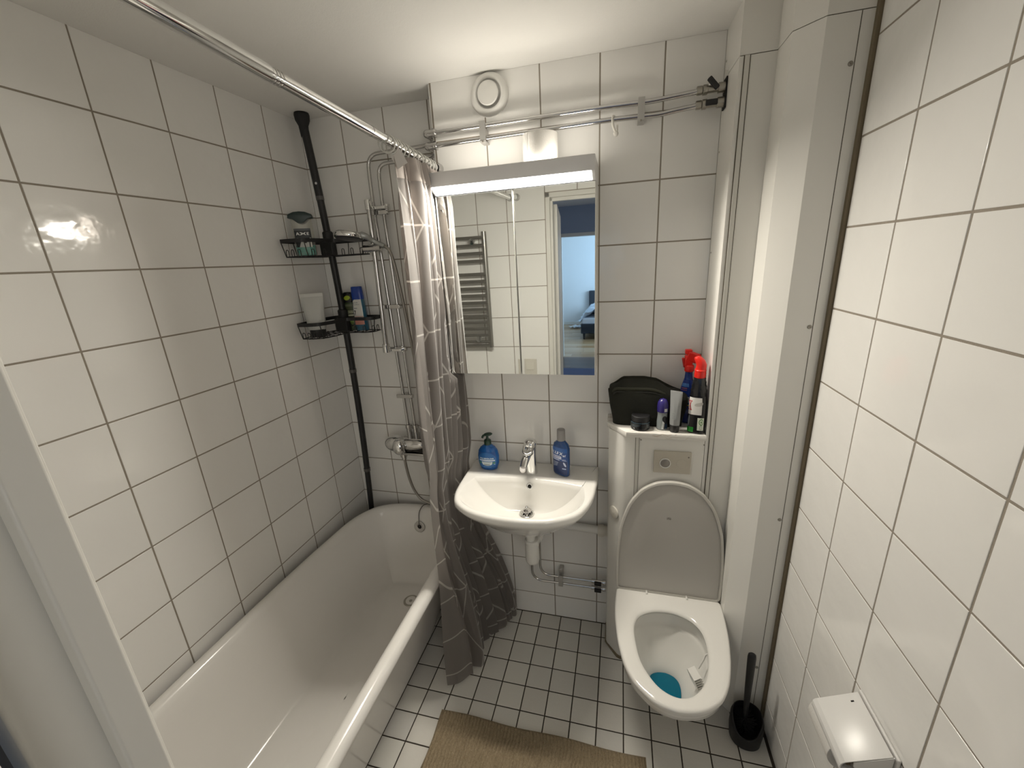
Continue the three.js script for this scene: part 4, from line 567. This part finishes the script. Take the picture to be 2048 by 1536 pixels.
{ const at = [0.327, SH, 0.05], turn = -0.3, sec = [[0, 0.026, 0.019, 3], [0.004, 0.029, 0.022, 3], [0.09, 0.029, 0.022, 2.8], [0.14, 0.022, 0.018, 2.4], [0.17, 0.014, 0.013, 2], [0.19, 0.0125, 0.0125, 2], [0.2, 0.0125, 0.0125, 2]], t = thing('spray_cleaner_bottle', 'blue spray bottle with red trigger head behind the black bottle', 'spray bottle', at), red = std(0.72, 0.018, 0.01, 0.32);
  part('body', bottle(sec, at, turn), std(0.012, 0.035, 0.2, 0.18), t);
  part('label', wrap(sec, at, turn, 0.06, 0.165, Math.PI / 2 - 1.3, Math.PI / 2 + 1.3), printed(canvas(256, 256, (c, w, h) => { c.fillStyle = '#16307c'; c.fillRect(0, 0, w, h); c.fillStyle = '#3f6fb0'; c.fillRect(30, 30, 120, 30); c.fillStyle = '#a05a5a'; c.fillRect(40, 70, 90, 8); c.fillRect(40, 88, 90, 6); c.fillStyle = '#e6e6e6'; for (let k = 0; k < 5; k++) c.fillRect(20 + k * 30, 150 + (k % 2) * 6, 12, 52); c.fillStyle = '#c9b23a'; c.fillRect(0, 222, w, 12); }), 0.3), t);
  const k = part('trigger_head', [lathe([[0.014, 0.195], [0.0165, 0.198], [0.0165, 0.216], [0.013, 0.22], [0, 0.222]], at), box(-0.017, 0.03, -0.018, 0.018, -0.012, 0.012, 0.006).rotateZ(-0.35).translate(at[0] + 0.004, at[1] + 0.25, at[2]), box(-0.016, 0.012, -0.02, 0.02, -0.011, 0.011, 0.005).translate(at[0] - 0.002, at[1] + 0.236, at[2]), box(-0.012, 0.012, -0.009, 0.009, -0.01, 0.01, 0.004).translate(at[0] - 0.006, at[1] + 0.268, at[2])], red, t);
  part('trigger', box(-0.004, 0.004, -0.018, 0.018, -0.006, 0.006, 0.003).rotateZ(0.2).translate(at[0] - 0.02, at[1] + 0.228, at[2]), std(0.5, 0.014, 0.01, 0.35), k); }

// ---------------------------------------------------------------- toilet
const wc = thing('toilet', 'white wall-hung toilet with raised grey-white lid', 'toilet', [0.275, 0.1, 0.17]);
const seatOuter = closedCurve([[0.1, 0.2125], [0.088, 0.226], [0.084, 0.34], [0.096, 0.456], [0.116, 0.537], [0.144, 0.592], [0.188, 0.635], [0.222, 0.653], [0.268, 0.661], [0.318, 0.653], [0.358, 0.635], [0.399, 0.599], [0.428, 0.545], [0.45, 0.468], [0.464, 0.38], [0.47, 0.291], [0.469, 0.226], [0.458, 0.212], [0.36, 0.2115], [0.275, 0.211], [0.19, 0.2115]], 120, 0.4);
const seatInner = closedCurve([[0.16, 0.355], [0.178, 0.325], [0.212, 0.304], [0.252, 0.294], [0.302, 0.295], [0.35, 0.316], [0.378, 0.352], [0.387, 0.398], [0.386, 0.445], [0.378, 0.491], [0.364, 0.536], [0.346, 0.568], [0.32, 0.596], [0.293, 0.611], [0.266, 0.613], [0.237, 0.603], [0.21, 0.581], [0.183, 0.541], [0.166, 0.499], [0.156, 0.44], [0.153, 0.39]], 96, 0.5);
{ const cx = 0.272, cz = 0.43;
  // seat ring: outer edge, rounded top, sloping inner lip
  const order = (pts, n) => { const a = pts.map(([x, z]) => [Math.atan2(z - cz, x - cx), x, z]).sort((p, q) => p[0] - q[0]); const out = []; for (let i = 0; i < n; i++) { const t = -Math.PI + (i + 0.5) / n * 2 * Math.PI; let k = a.findIndex((p) => p[0] >= t); const B = a[(k < 0 ? 0 : k)], A = a[((k < 0 ? 0 : k) + a.length - 1) % a.length]; let d = B[0] - A[0]; if (d <= 0) d += 2 * Math.PI; let e = t - A[0]; if (e < 0) e += 2 * Math.PI; const f = clamp(e / d, 0, 1); out.push([lerp(A[1], B[1], f), lerp(A[2], B[2], f)]); } return out; };
  const N = 144, So = order(seatOuter, N), Si = order(seatInner, N), mid = (k) => So.map((p, i) => [lerp(p[0], Si[i][0], k), lerp(p[1], Si[i][1], k)]);
  part('seat', loft([ringAt(mid(0.03), 0.404), ringAt(inset(So, 0.0), 0.408), ringAt(inset(So, -0.0005), 0.415), ringAt(inset(So, 0.002), 0.4205), ringAt(inset(So, 0.007), 0.4235), ringAt(mid(0.3), 0.4245), ringAt(mid(0.75), 0.4225), ringAt(mid(0.92), 0.4185), ringAt(mid(1), 0.412), ringAt(mid(0.99), 0.404), ringAt(mid(0.03), 0.404)]), ceramicM, wc, 'glossy white toilet seat');
  const back = (pts, zmin) => pts.map(([x, z]) => [x, Math.max(z, zmin)]);
  const bo = (k, y, dz, zmin = 0.172) => ringAt(back(So.map(([x, z]) => [lerp(cx, x, k), lerp(0.38 + dz, z, k)]), zmin), y);
  const bi = (k, y, dx = 0, dz = 0) => ringAt(Si.map(([x, z]) => [lerp(cx, x, k) + dx, lerp(cz, z, k) + dz]), y);
  part('bowl', loft([bo(0.28, 0.11, -0.04), bo(0.36, 0.115, -0.035), bo(0.42, 0.14, -0.03), bo(0.5, 0.2, -0.02), bo(0.62, 0.28, -0.01), bo(0.84, 0.345, 0), bo(0.965, 0.375, 0), bo(0.97, 0.395, 0), bo(0.95, 0.403, 0), bi(1.1, 0.403), bi(1.08, 0.398), bi(1.09, 0.352), bi(1.04, 0.346), bi(1.0, 0.335), bi(0.9, 0.3), bi(0.76, 0.265, -0.003, 0.002), bi(0.58, 0.228, -0.006, 0.004), bi(0.44, 0.195, -0.008, 0.0), bi(0.36, 0.15, -0.008, -0.01), bi(0.2, 0.13, -0.008, -0.02)], { caps: [true, true] }), ceramicM, wc);
  const wr = Si.map(([x, z]) => [lerp(cx, x, 0.46) - 0.008, lerp(cz, z, 0.46)]);
  part('water', plan(wr, 0.199, 0.203), std(0.0, 0.13, 0.21, 0.03), wc, 'turquoise toilet water');
  // lid, upright against the cistern box
  const lp = [[0.0, 0.0], [-0.165, 0.0], [-0.184, 0.004], [-0.191, 0.02], [-0.192, 0.15], [-0.181, 0.28], [-0.15, 0.38], [-0.107, 0.442], [-0.056, 0.474], [0, 0.483], [0.056, 0.474], [0.107, 0.442], [0.15, 0.38], [0.181, 0.28], [0.192, 0.15], [0.191, 0.02], [0.184, 0.004], [0.165, 0.0]];
  const L = closedCurve(lp, 140, 0.35), place = (g) => g.rotateX(-0.05).translate(0.277, 0.4215, 0.2045);
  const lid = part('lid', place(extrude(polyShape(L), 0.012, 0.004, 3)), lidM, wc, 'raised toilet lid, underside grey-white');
  const rim = new THREE.Shape(L.map(([x, y]) => new THREE.Vector2(x, y))); rim.holes.push(new THREE.Path(inset(L, 0.0065).map(([x, y]) => new THREE.Vector2(x, y))));
  part('lid_rim', place(extrude(rim, 0.008, 0.003, 3).translate(0, 0, 0.009)), std(0.6, 0.58, 0.535, 0.3), lid);
  const logo = canvas(256, 128, (c, w, h) => { c.clearRect(0, 0, w, h); c.fillStyle = '#5c554a'; c.font = 'bold 120px sans-serif'; c.textAlign = 'center'; c.fillText('ifö', w / 2, 104, 220); });
  part('logo', place(new THREE.PlaneGeometry(0.026, 0.013).translate(-0.006, 0.332, 0.0127)), new THREE.MeshStandardMaterial({ map: logo, transparent: true, roughness: 0.6 }), lid);
  for (const x of [0.203, 0.349]) part('hinge', box(x - 0.004, x + 0.004, 0.421, 0.43, 0.206, 0.232, 0.003), whitePlasticM, wc); }
{ const fb = thing('rim_block', 'white plastic toilet freshener cage hanging from the bowl rim', 'freshener', [0.365, 0.34, 0.45]), B = (x0, x1, y0, y1, z0, z1) => box(x0, x1, y0, y1, z0, z1, 0.002), q = (g) => g.rotateY(0.35).rotateZ(0.35).translate(0.352, 0.335, 0.472);
  part('cage', [q(B(-0.016, 0.012, -0.022, 0.022, -0.024, -0.021)), q(B(-0.016, -0.013, -0.022, 0.022, -0.024, 0.024)), q(B(-0.016, 0.012, -0.022, -0.019, -0.024, 0.024)), q(B(-0.016, 0.012, 0.019, 0.022, -0.024, 0.024))], whitePlasticM, fb);
  part('slot_bar', [-0.014, -0.005, 0.004, 0.013].map((d) => q(B(-0.014, 0.012, d - 0.0015, d + 0.0015, 0.021, 0.025))), whitePlasticM, fb);
  part('block', q(B(-0.011, 0.008, -0.016, 0.016, -0.018, 0.018)), std(0.35, 0.36, 0.34, 0.6), fb);
  part('hanger', tube([[0.36, 0.352, 0.45], [0.376, 0.38, 0.438], [0.384, 0.4, 0.434], [0.396, 0.402, 0.434]], 0.0028, { rad: 6 }), whitePlasticM, fb); }

// ---------------------------------------------------------------- toilet brush
const brush = thing('toilet_brush', 'black toilet brush in its open black holder beside the toilet', 'toilet brush', [0.552, 0, 0.392]);
{ const c = [0.548, 0.392], rg = (y, r, k = 1, cut = 0, dz = 0) => { const o = []; for (let i = 0; i < 48; i++) { const a = i / 48 * 6.28319, f = Math.exp(-(((a - 1.75 + 6.28319) % 6.28319 - 0) ** 2) * 3); o.push(V(c[0] + Math.cos(a) * r * k, y - cut * (0.5 + 0.5 * Math.cos(a - 1.8)) ** 3, c[1] + dz + Math.sin(a) * r * (1 + 0.05 * Math.cos(2 * a)))); } return o; };
  part('holder', flip(loft([rg(0.0, 0.046), rg(0.003, 0.05), rg(0.05, 0.054), rg(0.1, 0.053, 1, 0.04), rg(0.118, 0.048, 1, 0.075), rg(0.118, 0.045, 1, 0.075), rg(0.06, 0.049, 1, 0.02), rg(0.004, 0.044)], { caps: [true, true] })), std(0.01, 0.01, 0.011, 0.5), brush);
  part('handle', flip(loft([[0.02, 0.008], [0.14, 0.009], [0.2, 0.0105], [0.3, 0.0125], [0.37, 0.0135], [0.382, 0.012], [0.387, 0.006]].map(([y, r]) => { const o = [], dx = lerp(-0.004, -0.012, y / 0.387); for (let i = 0; i < 20; i++) { const a = i / 20 * 6.28319; o.push(V(c[0] + dx + Math.cos(a) * r, y, c[1] - 0.004 + Math.sin(a) * r * 0.8)); } return o; }), { caps: [true, true] })), std(0.011, 0.011, 0.012, 0.4), brush);
  const br = []; for (let k = 0; k < 150; k++) { const a = rnd() * 6.283, e = (rnd() - 0.3) * 1.2, l = 0.024 + rnd() * 0.012, y = 0.045 + rnd() * 0.05; br.push(new THREE.CylinderGeometry(0.0006, 0.0008, l, 3).translate(0, l / 2 + 0.004, 0).rotateZ(-1.4 + e * 0.4).rotateY(a).translate(c[0] - 0.004, y, c[1] - 0.003)); }
  const bm = part('bristles', br, std(0.015, 0.015, 0.016, 0.7), brush); bm.userData.kind = 'stuff'; }

// ---------------------------------------------------------------- paper holder on the right wall
const holder = thing('paper_holder', 'white metal toilet paper holder with cover flap on the right wall', 'paper holder', [0.6, 0.72, 0.82]);
{ const wm = std(0.72, 0.71, 0.69, 0.3);
  part('back_plate', box(0.6165, XR - 0.0008, 0.67, 0.737, 0.757, 0.9, 0.003), wm, holder);
  const flap = plan([[0, 0.0], [-0.085, -0.0], [-0.085, 0.13], [0, 0.13]], 0, 0.0022, 0.0008), lip = extrude((() => { const s = new THREE.Shape(); s.moveTo(0, 0); s.quadraticCurveTo(-0.012, -0.001, -0.017, -0.016); s.lineTo(-0.0148, -0.016); s.quadraticCurveTo(-0.0105, -0.003, 0, -0.0022); s.closePath(); return s; })(), 0.13).translate(-0.0845, 0.0022, 0);
  const place = (g) => g.rotateZ(0.5).translate(0.613, 0.734, 0.764);
  part('cover_flap', [place(merge([flap])), place(merge([lip]))], wm, holder);
  part('side_plate', [extrude(polyShape([[0.614, 0.735], [0.552, 0.7], [0.552, 0.69], [0.575, 0.66], [0.614, 0.66]]), 0.002).translate(0, 0, 0.893)], wm, holder);
  part('slot', box(-0.003, 0.003, -0.0004, 0.0008, -0.0014, 0.0014).rotateZ(0.5).translate(0.595, 0.7268, 0.782), holeM, holder);
  part('bar', tube([[0.6165, 0.655, 0.9], [0.585, 0.64, 0.9], [0.58, 0.636, 0.89], [0.58, 0.636, 0.74]], 0.004, { rad: 8 }), chromeM, holder); }
{ const t = thing('toilet_roll', 'part-used toilet paper roll hanging under the cover flap', 'toilet roll', [0.578, 0.634, 0.785]);
  part('paper', lathe([[0.019, 0.0], [0.0415, 0.0], [0.0425, 0.001], [0.0425, 0.099], [0.0415, 0.1], [0.019, 0.1], [0.019, 0.0]], [0.5785, 0.6345, 0.742], 'z', 40), paperM, t);
  part('core', lathe([[0.0192, 0.0], [0.0192, 0.1], [0.018, 0.1], [0.018, 0.0]], [0.5785, 0.6345, 0.742], 'z', 30), std(0.35, 0.27, 0.18, 0.9), t); }

// ---------------------------------------------------------------- bath mat
{ const x0 = -0.572, x1 = 0.204, z0 = 0.536, z1 = 1.06, nx = 420, nz = 200, pos = [], idx = [], uv = [];
  const bump = Array.from({ length: 61 * 61 }, rnd), at2 = (u, v) => { const i = Math.floor(u), j = Math.floor(v), f = u - i, g = v - j, B = (a, b) => bump[((b % 61 + 61) % 61) * 61 + (a % 61 + 61) % 61]; return lerp(lerp(B(i, j), B(i + 1, j), f), lerp(B(i, j + 1), B(i + 1, j + 1), f), g); };
  for (let j = 0; j <= nz; j++) for (let i = 0; i <= nx; i++) {
    const u = i / nx, v = j / nz, x = lerp(x0, x1, u), z = lerp(z0, z1, v), e = smooth(0, 0.014, Math.min(x - x0, x1 - x, z - z0, z1 - z)), wv = 0.0035 * Math.sin(z * 37 + at2(x * 30, z * 30) * 3);
    const rib = Math.abs(Math.sin((x + wv) * Math.PI / 0.0125)), lump = at2(x * 160, z * 130), broad = at2(x * 22, z * 22);
    pos.push(x + 0.004 * Math.sin(z * 21) * (1 - e), 0.0012 + e * (0.0085 + 0.0075 * rib * (0.35 + 0.9 * lump) + 0.002 * broad), z + 0.003 * Math.sin(x * 17)); uv.push(x * 3, z * 3);
  }
  for (let j = 0; j < nz; j++) for (let i = 0; i < nx; i++) { const a = j * (nx + 1) + i; idx.push(a, a + nx + 1, a + 1, a + 1, a + nx + 1, a + nx + 2); }
  const g = new THREE.BufferGeometry(); g.setAttribute('position', new THREE.Float32BufferAttribute(pos, 3)); g.setAttribute('uv', new THREE.Float32BufferAttribute(uv, 2)); g.setIndex(idx); g.computeVertexNormals();
  const col = canvas(512, 512, (c, w) => { c.fillStyle = '#92836a'; c.fillRect(0, 0, w, w); for (let k = 0; k < 9000; k++) { c.fillStyle = rnd() < 0.5 ? 'rgba(96,80,58,0.16)' : 'rgba(196,180,150,0.14)'; c.fillRect(rnd() * w, rnd() * w, 2 + rnd() * 3, 3 + rnd() * 6); } }); col.wrapS = col.wrapT = THREE.RepeatWrapping;
  single('bath_mat', g, printed(col, 0.95), 'brown ribbed chenille bath mat on the floor', 'bath mat', [-0.184, 0, 0.8]); }

// ---------------------------------------------------------------- door wall as the mirror shows it
const rad = thing('towel_radiator', 'grey metal towel radiator on the door wall, seen in the mirror', 'radiator', [-0.95, 1.14, 1.35]);
{ const rm = std(0.3, 0.29, 0.27, 0.3, { metalness: 0.85 });
  for (const x of [-0.733, -1.185]) part('upright', tube([[x, 1.14, 1.36], [x, 1.89, 1.36]], 0.0165, { rad: 18 }), rm, rad);
  for (const y of [1.855, 1.807, 1.758, 1.71, 1.628, 1.582, 1.536, 1.49, 1.443, 1.4, 1.356, 1.312, 1.268, 1.223, 1.178, 1.153]) part('rung', tube([[-0.733, y, 1.352], [-1.185, y, 1.352]], 0.0105, { rad: 12 }), rm, rad);
  for (const [x, y] of [[-0.81, 1.83], [-1.1, 1.83], [-0.81, 1.2]]) part('wall_bracket', [tube([[x, y, 1.345], [x, y, ZF]], 0.011, { rad: 12 }), cyl(0.02, 0.012, [x, y, 1.334], 'z')], brightChromeM, rad); }
const sw = thing('light_switch', 'cream light switch above a socket on the door wall, seen in the mirror', 'switch', [-0.5155, 0.9, ZF]);
part('frame', [box(-0.559, -0.472, 0.865, 1.043, ZF - 0.009, ZF - 0.0005, 0.002)], creamPlasticM, sw);
part('rocker', box(-0.546, -0.488, 0.968, 1.026, ZF - 0.013, ZF - 0.008, 0.0015), std(0.7, 0.67, 0.6, 0.3), sw);
part('socket', [lathe([[0.026, 0], [0.025, -0.004], [0.021, -0.004], [0.02, 0.004], [0, 0.004]], [-0.517, 0.91, ZF - 0.009], 'z')], creamPlasticM, sw);
for (const x of [-0.5265, -0.5075]) part('socket_hole', cyl(0.003, 0.002, [x, 0.91, ZF - 0.0062], 'z', 12), holeM, sw);
{ const d = thing('door', 'open pale door leaf standing in the hall outside the bathroom, seen in the mirror', 'door', [-0.36, 0.01, 1.5]), q = (g) => g.rotateY(-(Math.PI / 2 + 0.11)).translate(-0.362, 0, 1.5);
  part('leaf', q(box(0, 0.82, 0.01, 2.03, -0.04, 0, 0.002)), frameM, d);
  part('handle', [q(tube([[0.77, 1.02, 0.0], [0.77, 1.02, 0.045], [0.75, 1.02, 0.05], [0.66, 1.02, 0.05]], 0.009, { rad: 10, bend: 0.01 })), q(box(0.745, 0.795, 0.9, 1.1, 0, 0.004, 0.002))], blackM, d);
  part('lock_plate', q(box(0.8195, 0.8215, 0.93, 1.12, -0.03, -0.01)), blackM, d); }

// hall and bedroom behind the camera, seen in the mirror
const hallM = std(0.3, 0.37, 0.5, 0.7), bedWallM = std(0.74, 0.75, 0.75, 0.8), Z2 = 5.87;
const planks = (base, vary, n) => { const t = canvas(1024, 1024, (c, w) => { for (let r = 0; r < n; r++) { const hgt = w / n; let x = -rnd() * 300; while (x < w) { const len = 220 + rnd() * 320, l = base[2] + (rnd() - 0.5) * vary; c.fillStyle = `hsl(${base[0]},${base[1]}%,${l}%)`; c.fillRect(x, r * hgt, len, hgt); for (let k = 0; k < 14; k++) { c.fillStyle = `hsla(${base[0]},${base[1]}%,${l - 8}%,0.25)`; c.fillRect(x, r * hgt + rnd() * hgt, len, 1 + rnd() * 2); } c.fillStyle = 'rgba(40,28,18,0.5)'; c.fillRect(x, r * hgt, 2, hgt); x += len; } c.fillStyle = 'rgba(40,28,18,0.5)'; c.fillRect(0, r * hgt, w, 2); } }); t.wrapS = t.wrapT = THREE.RepeatWrapping; t.repeat.set(0.6, 0.6); return t; };
struct('floor_hall', box(-1.5, 1.2, -0.1, 0, 1.43, Z2), printed(planks([24, 28, 30], 8, 12), 0.4), 'dark wood floor of the hall outside the bathroom');
struct('ceiling_hall', box(-1.5, 1.2, 2.5, 2.6, 1.482, Z2), paintM, 'white ceiling of the hall');
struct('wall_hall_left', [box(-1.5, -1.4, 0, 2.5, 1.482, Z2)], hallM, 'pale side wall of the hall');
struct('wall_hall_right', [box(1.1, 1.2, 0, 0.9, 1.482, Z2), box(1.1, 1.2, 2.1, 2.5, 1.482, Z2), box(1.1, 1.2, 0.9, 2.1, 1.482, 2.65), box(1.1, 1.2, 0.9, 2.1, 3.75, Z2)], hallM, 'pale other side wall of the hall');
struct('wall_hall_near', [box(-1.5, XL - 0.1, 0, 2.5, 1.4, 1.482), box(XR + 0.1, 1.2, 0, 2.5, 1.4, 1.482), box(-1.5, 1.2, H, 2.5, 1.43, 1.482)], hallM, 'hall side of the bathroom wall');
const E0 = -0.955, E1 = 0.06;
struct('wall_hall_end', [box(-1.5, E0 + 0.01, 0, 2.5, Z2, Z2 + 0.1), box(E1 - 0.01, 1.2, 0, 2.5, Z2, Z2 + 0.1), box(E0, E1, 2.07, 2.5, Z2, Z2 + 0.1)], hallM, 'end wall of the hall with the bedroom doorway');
struct('trim_3', [box(E0, -0.885, 0, 2.085, Z2 - 0.012, Z2 + 0.112, 0.003), box(E1 - 0.07, E1, 0, 2.085, Z2 - 0.012, Z2 + 0.112, 0.003), box(E0, E1, 2.03, 2.085, Z2 - 0.012, Z2 + 0.112, 0.003)], frameM, 'white casing of the bedroom doorway, seen in the mirror');
struct('floor_bedroom', box(-2.2, 1.7, -0.1, -0.001, Z2, 9.75), printed(planks([32, 30, 56], 14, 9), 0.35), 'light wood floor of the bedroom, seen in the mirror');
struct('ceiling_bedroom', box(-2.2, 1.7, 2.5, 2.6, Z2 + 0.1, 9.75), paintM, 'white ceiling of the bedroom');
struct('wall_bedroom_far', box(-2.2, 1.7, 0, 2.5, 9.65, 9.75), bedWallM, 'plain far wall of the bedroom, seen in the mirror');
struct('wall_bedroom_left', box(-2.2, -2.1, 0, 2.5, Z2 + 0.1, 9.65), bedWallM, 'side wall of the bedroom');
struct('wall_bedroom_near', [box(-2.2, -1.5, 0, 2.5, Z2, Z2 + 0.1), box(1.2, 1.7, 0, 2.5, Z2, Z2 + 0.1)], bedWallM, 'bedroom wall beside the doorway');
struct('wall_bedroom_window', [box(1.6, 1.7, 0, 0.85, Z2 + 0.1, 9.65), box(1.6, 1.7, 2.15, 2.5, Z2 + 0.1, 9.65), box(1.6, 1.7, 0.85, 2.15, Z2 + 0.1, 7.15), box(1.6, 1.7, 0.85, 2.15, 8.65, 9.65)], bedWallM, 'bedroom wall with the window');
struct('baseboard_far', box(-2.1, 1.6, 0, 0.07, 9.638, 9.65, 0.002), frameM, 'white baseboard along the far bedroom wall');
{ const sky2 = new THREE.MeshStandardMaterial({ color: 0x000000, roughness: 1 }); sky2.emissive.copy(HALL); sky2.emissiveIntensity = 1.5;
  const sky = new THREE.MeshStandardMaterial({ color: 0x000000, roughness: 1 }); sky.emissive.copy(DAY); sky.emissiveIntensity = 2.2;
  const w = struct('window_1', [box(1.605, 1.69, 0.85, 0.91, 7.15, 8.65), box(1.605, 1.69, 2.09, 2.15, 7.15, 8.65), box(1.605, 1.69, 0.85, 2.15, 7.15, 7.21), box(1.605, 1.69, 0.85, 2.15, 8.59, 8.65), box(1.605, 1.69, 0.85, 2.15, 7.87, 7.93)], frameM, 'bright bedroom window giving the bluish daylight');
  const w2 = struct('window_2', [box(1.105, 1.19, 0.9, 0.95, 2.65, 3.75), box(1.105, 1.19, 2.05, 2.1, 2.65, 3.75), box(1.105, 1.19, 0.9, 2.1, 2.65, 2.7), box(1.105, 1.19, 0.9, 2.1, 3.7, 3.75)], frameM, 'hall window giving plain daylight');
  part('pane', box(1.15, 1.156, 0.95, 2.05, 2.7, 3.7), sky2, w2, 'window pane bright with daylight');
  for (const [a, b] of [[7.21, 7.87], [7.93, 8.59]]) part('pane', box(1.65, 1.656, 0.91, 2.09, a, b), sky, w, 'window pane bright with daylight'); }
{ const rug = new THREE.MeshPhysicalMaterial({ roughness: 1, map: canvas(256, 256, (c, w) => { c.fillStyle = '#6f7fa6'; c.fillRect(0, 0, w, w); for (let k = 0; k < 4000; k++) { c.fillStyle = rnd() < 0.5 ? 'rgba(40,50,90,0.3)' : 'rgba(170,185,220,0.3)'; c.fillRect(rnd() * w, rnd() * w, 3, 3); } }) });
  single('hall_rug', box(-1.0, 0.3, 0.0005, 0.014, 3.5, 5.05, 0.006), rug, 'blue-grey speckled rug on the hall floor, seen in the mirror', 'rug', [-0.35, 0, 4.3]); }
{ const t = thing('bed', 'dark upholstered bed on wooden legs in the bedroom, seen in the mirror', 'bed', [0.15, 0, 8.5]), dk = std(0.03, 0.035, 0.045, 0.85);
  part('frame', box(-0.725, 1.1, 0.127, 0.34, 7.49, 9.55, 0.02), dk, t); part('headboard', box(-0.7, 1.1, 0.127, 0.87, 9.54, 9.63, 0.02), dk, t);
  part('mattress', box(-0.71, 1.09, 0.3, 0.46, 7.52, 9.53, 0.04), std(0.75, 0.76, 0.78, 0.9), t);
  for (const [x, z] of [[-0.66, 7.55], [1.05, 7.55], [-0.66, 9.48], [1.05, 9.48]]) part('leg', lathe([[0, 0], [0.018, 0], [0.028, 0.13], [0, 0.13]], [x, 0, z], 'y', 16), std(0.015, 0.014, 0.014, 0.5), t); }
{ const n = 60, rows = []; for (let j = 0; j <= n; j++) { const r = []; for (let i = 0; i <= n; i++) { const u = i / n, v = j / n, x = lerp(-0.78, 1.05, u), z = lerp(7.5, 9.3, v), e = smooth(0, 0.09, u); r.push(V(x + 0.03 * Math.sin(v * 21), 0.36 + e * (0.16 + 0.16 * smooth(0.02, 0.25, u) * (0.6 + 0.4 * Math.sin(v * 11 + u * 4)) + 0.035 * Math.sin(u * 31 + v * 17) + 0.03 * Math.sin(u * 9 - v * 26)), z)); } rows.push(r); }
  single('duvet', flip(loft(rows, { closed: false })), std(0.6, 0.66, 0.74, 0.9, { side: THREE.DoubleSide }), 'crumpled pale duvet on the bed, seen in the mirror', 'duvet', [0.1, 0.5, 8.4]); }
{ const g = new THREE.PlaneGeometry(0.26, 0.3, 18, 18).rotateX(-Math.PI / 2), p = g.attributes.position; for (let i = 0; i < p.count; i++) p.setY(i, 0.012 + 0.03 * Math.abs(Math.sin(p.getX(i) * 26 + p.getZ(i) * 9)) + 0.02 * rnd()); g.computeVertexNormals();
  single('white_cloth', g.rotateY(0.5).translate(-0.99, 0, 9.1), std(0.8, 0.82, 0.84, 0.9, { side: THREE.DoubleSide }), 'white cloth dropped on the bedroom floor, seen in the mirror', 'cloth', [-0.99, 0, 9.1]); }

scene.traverse((o) => { if (o.isMesh) { o.castShadow = true; o.receiveShadow = true; } });
renderer.render(scene, camera);
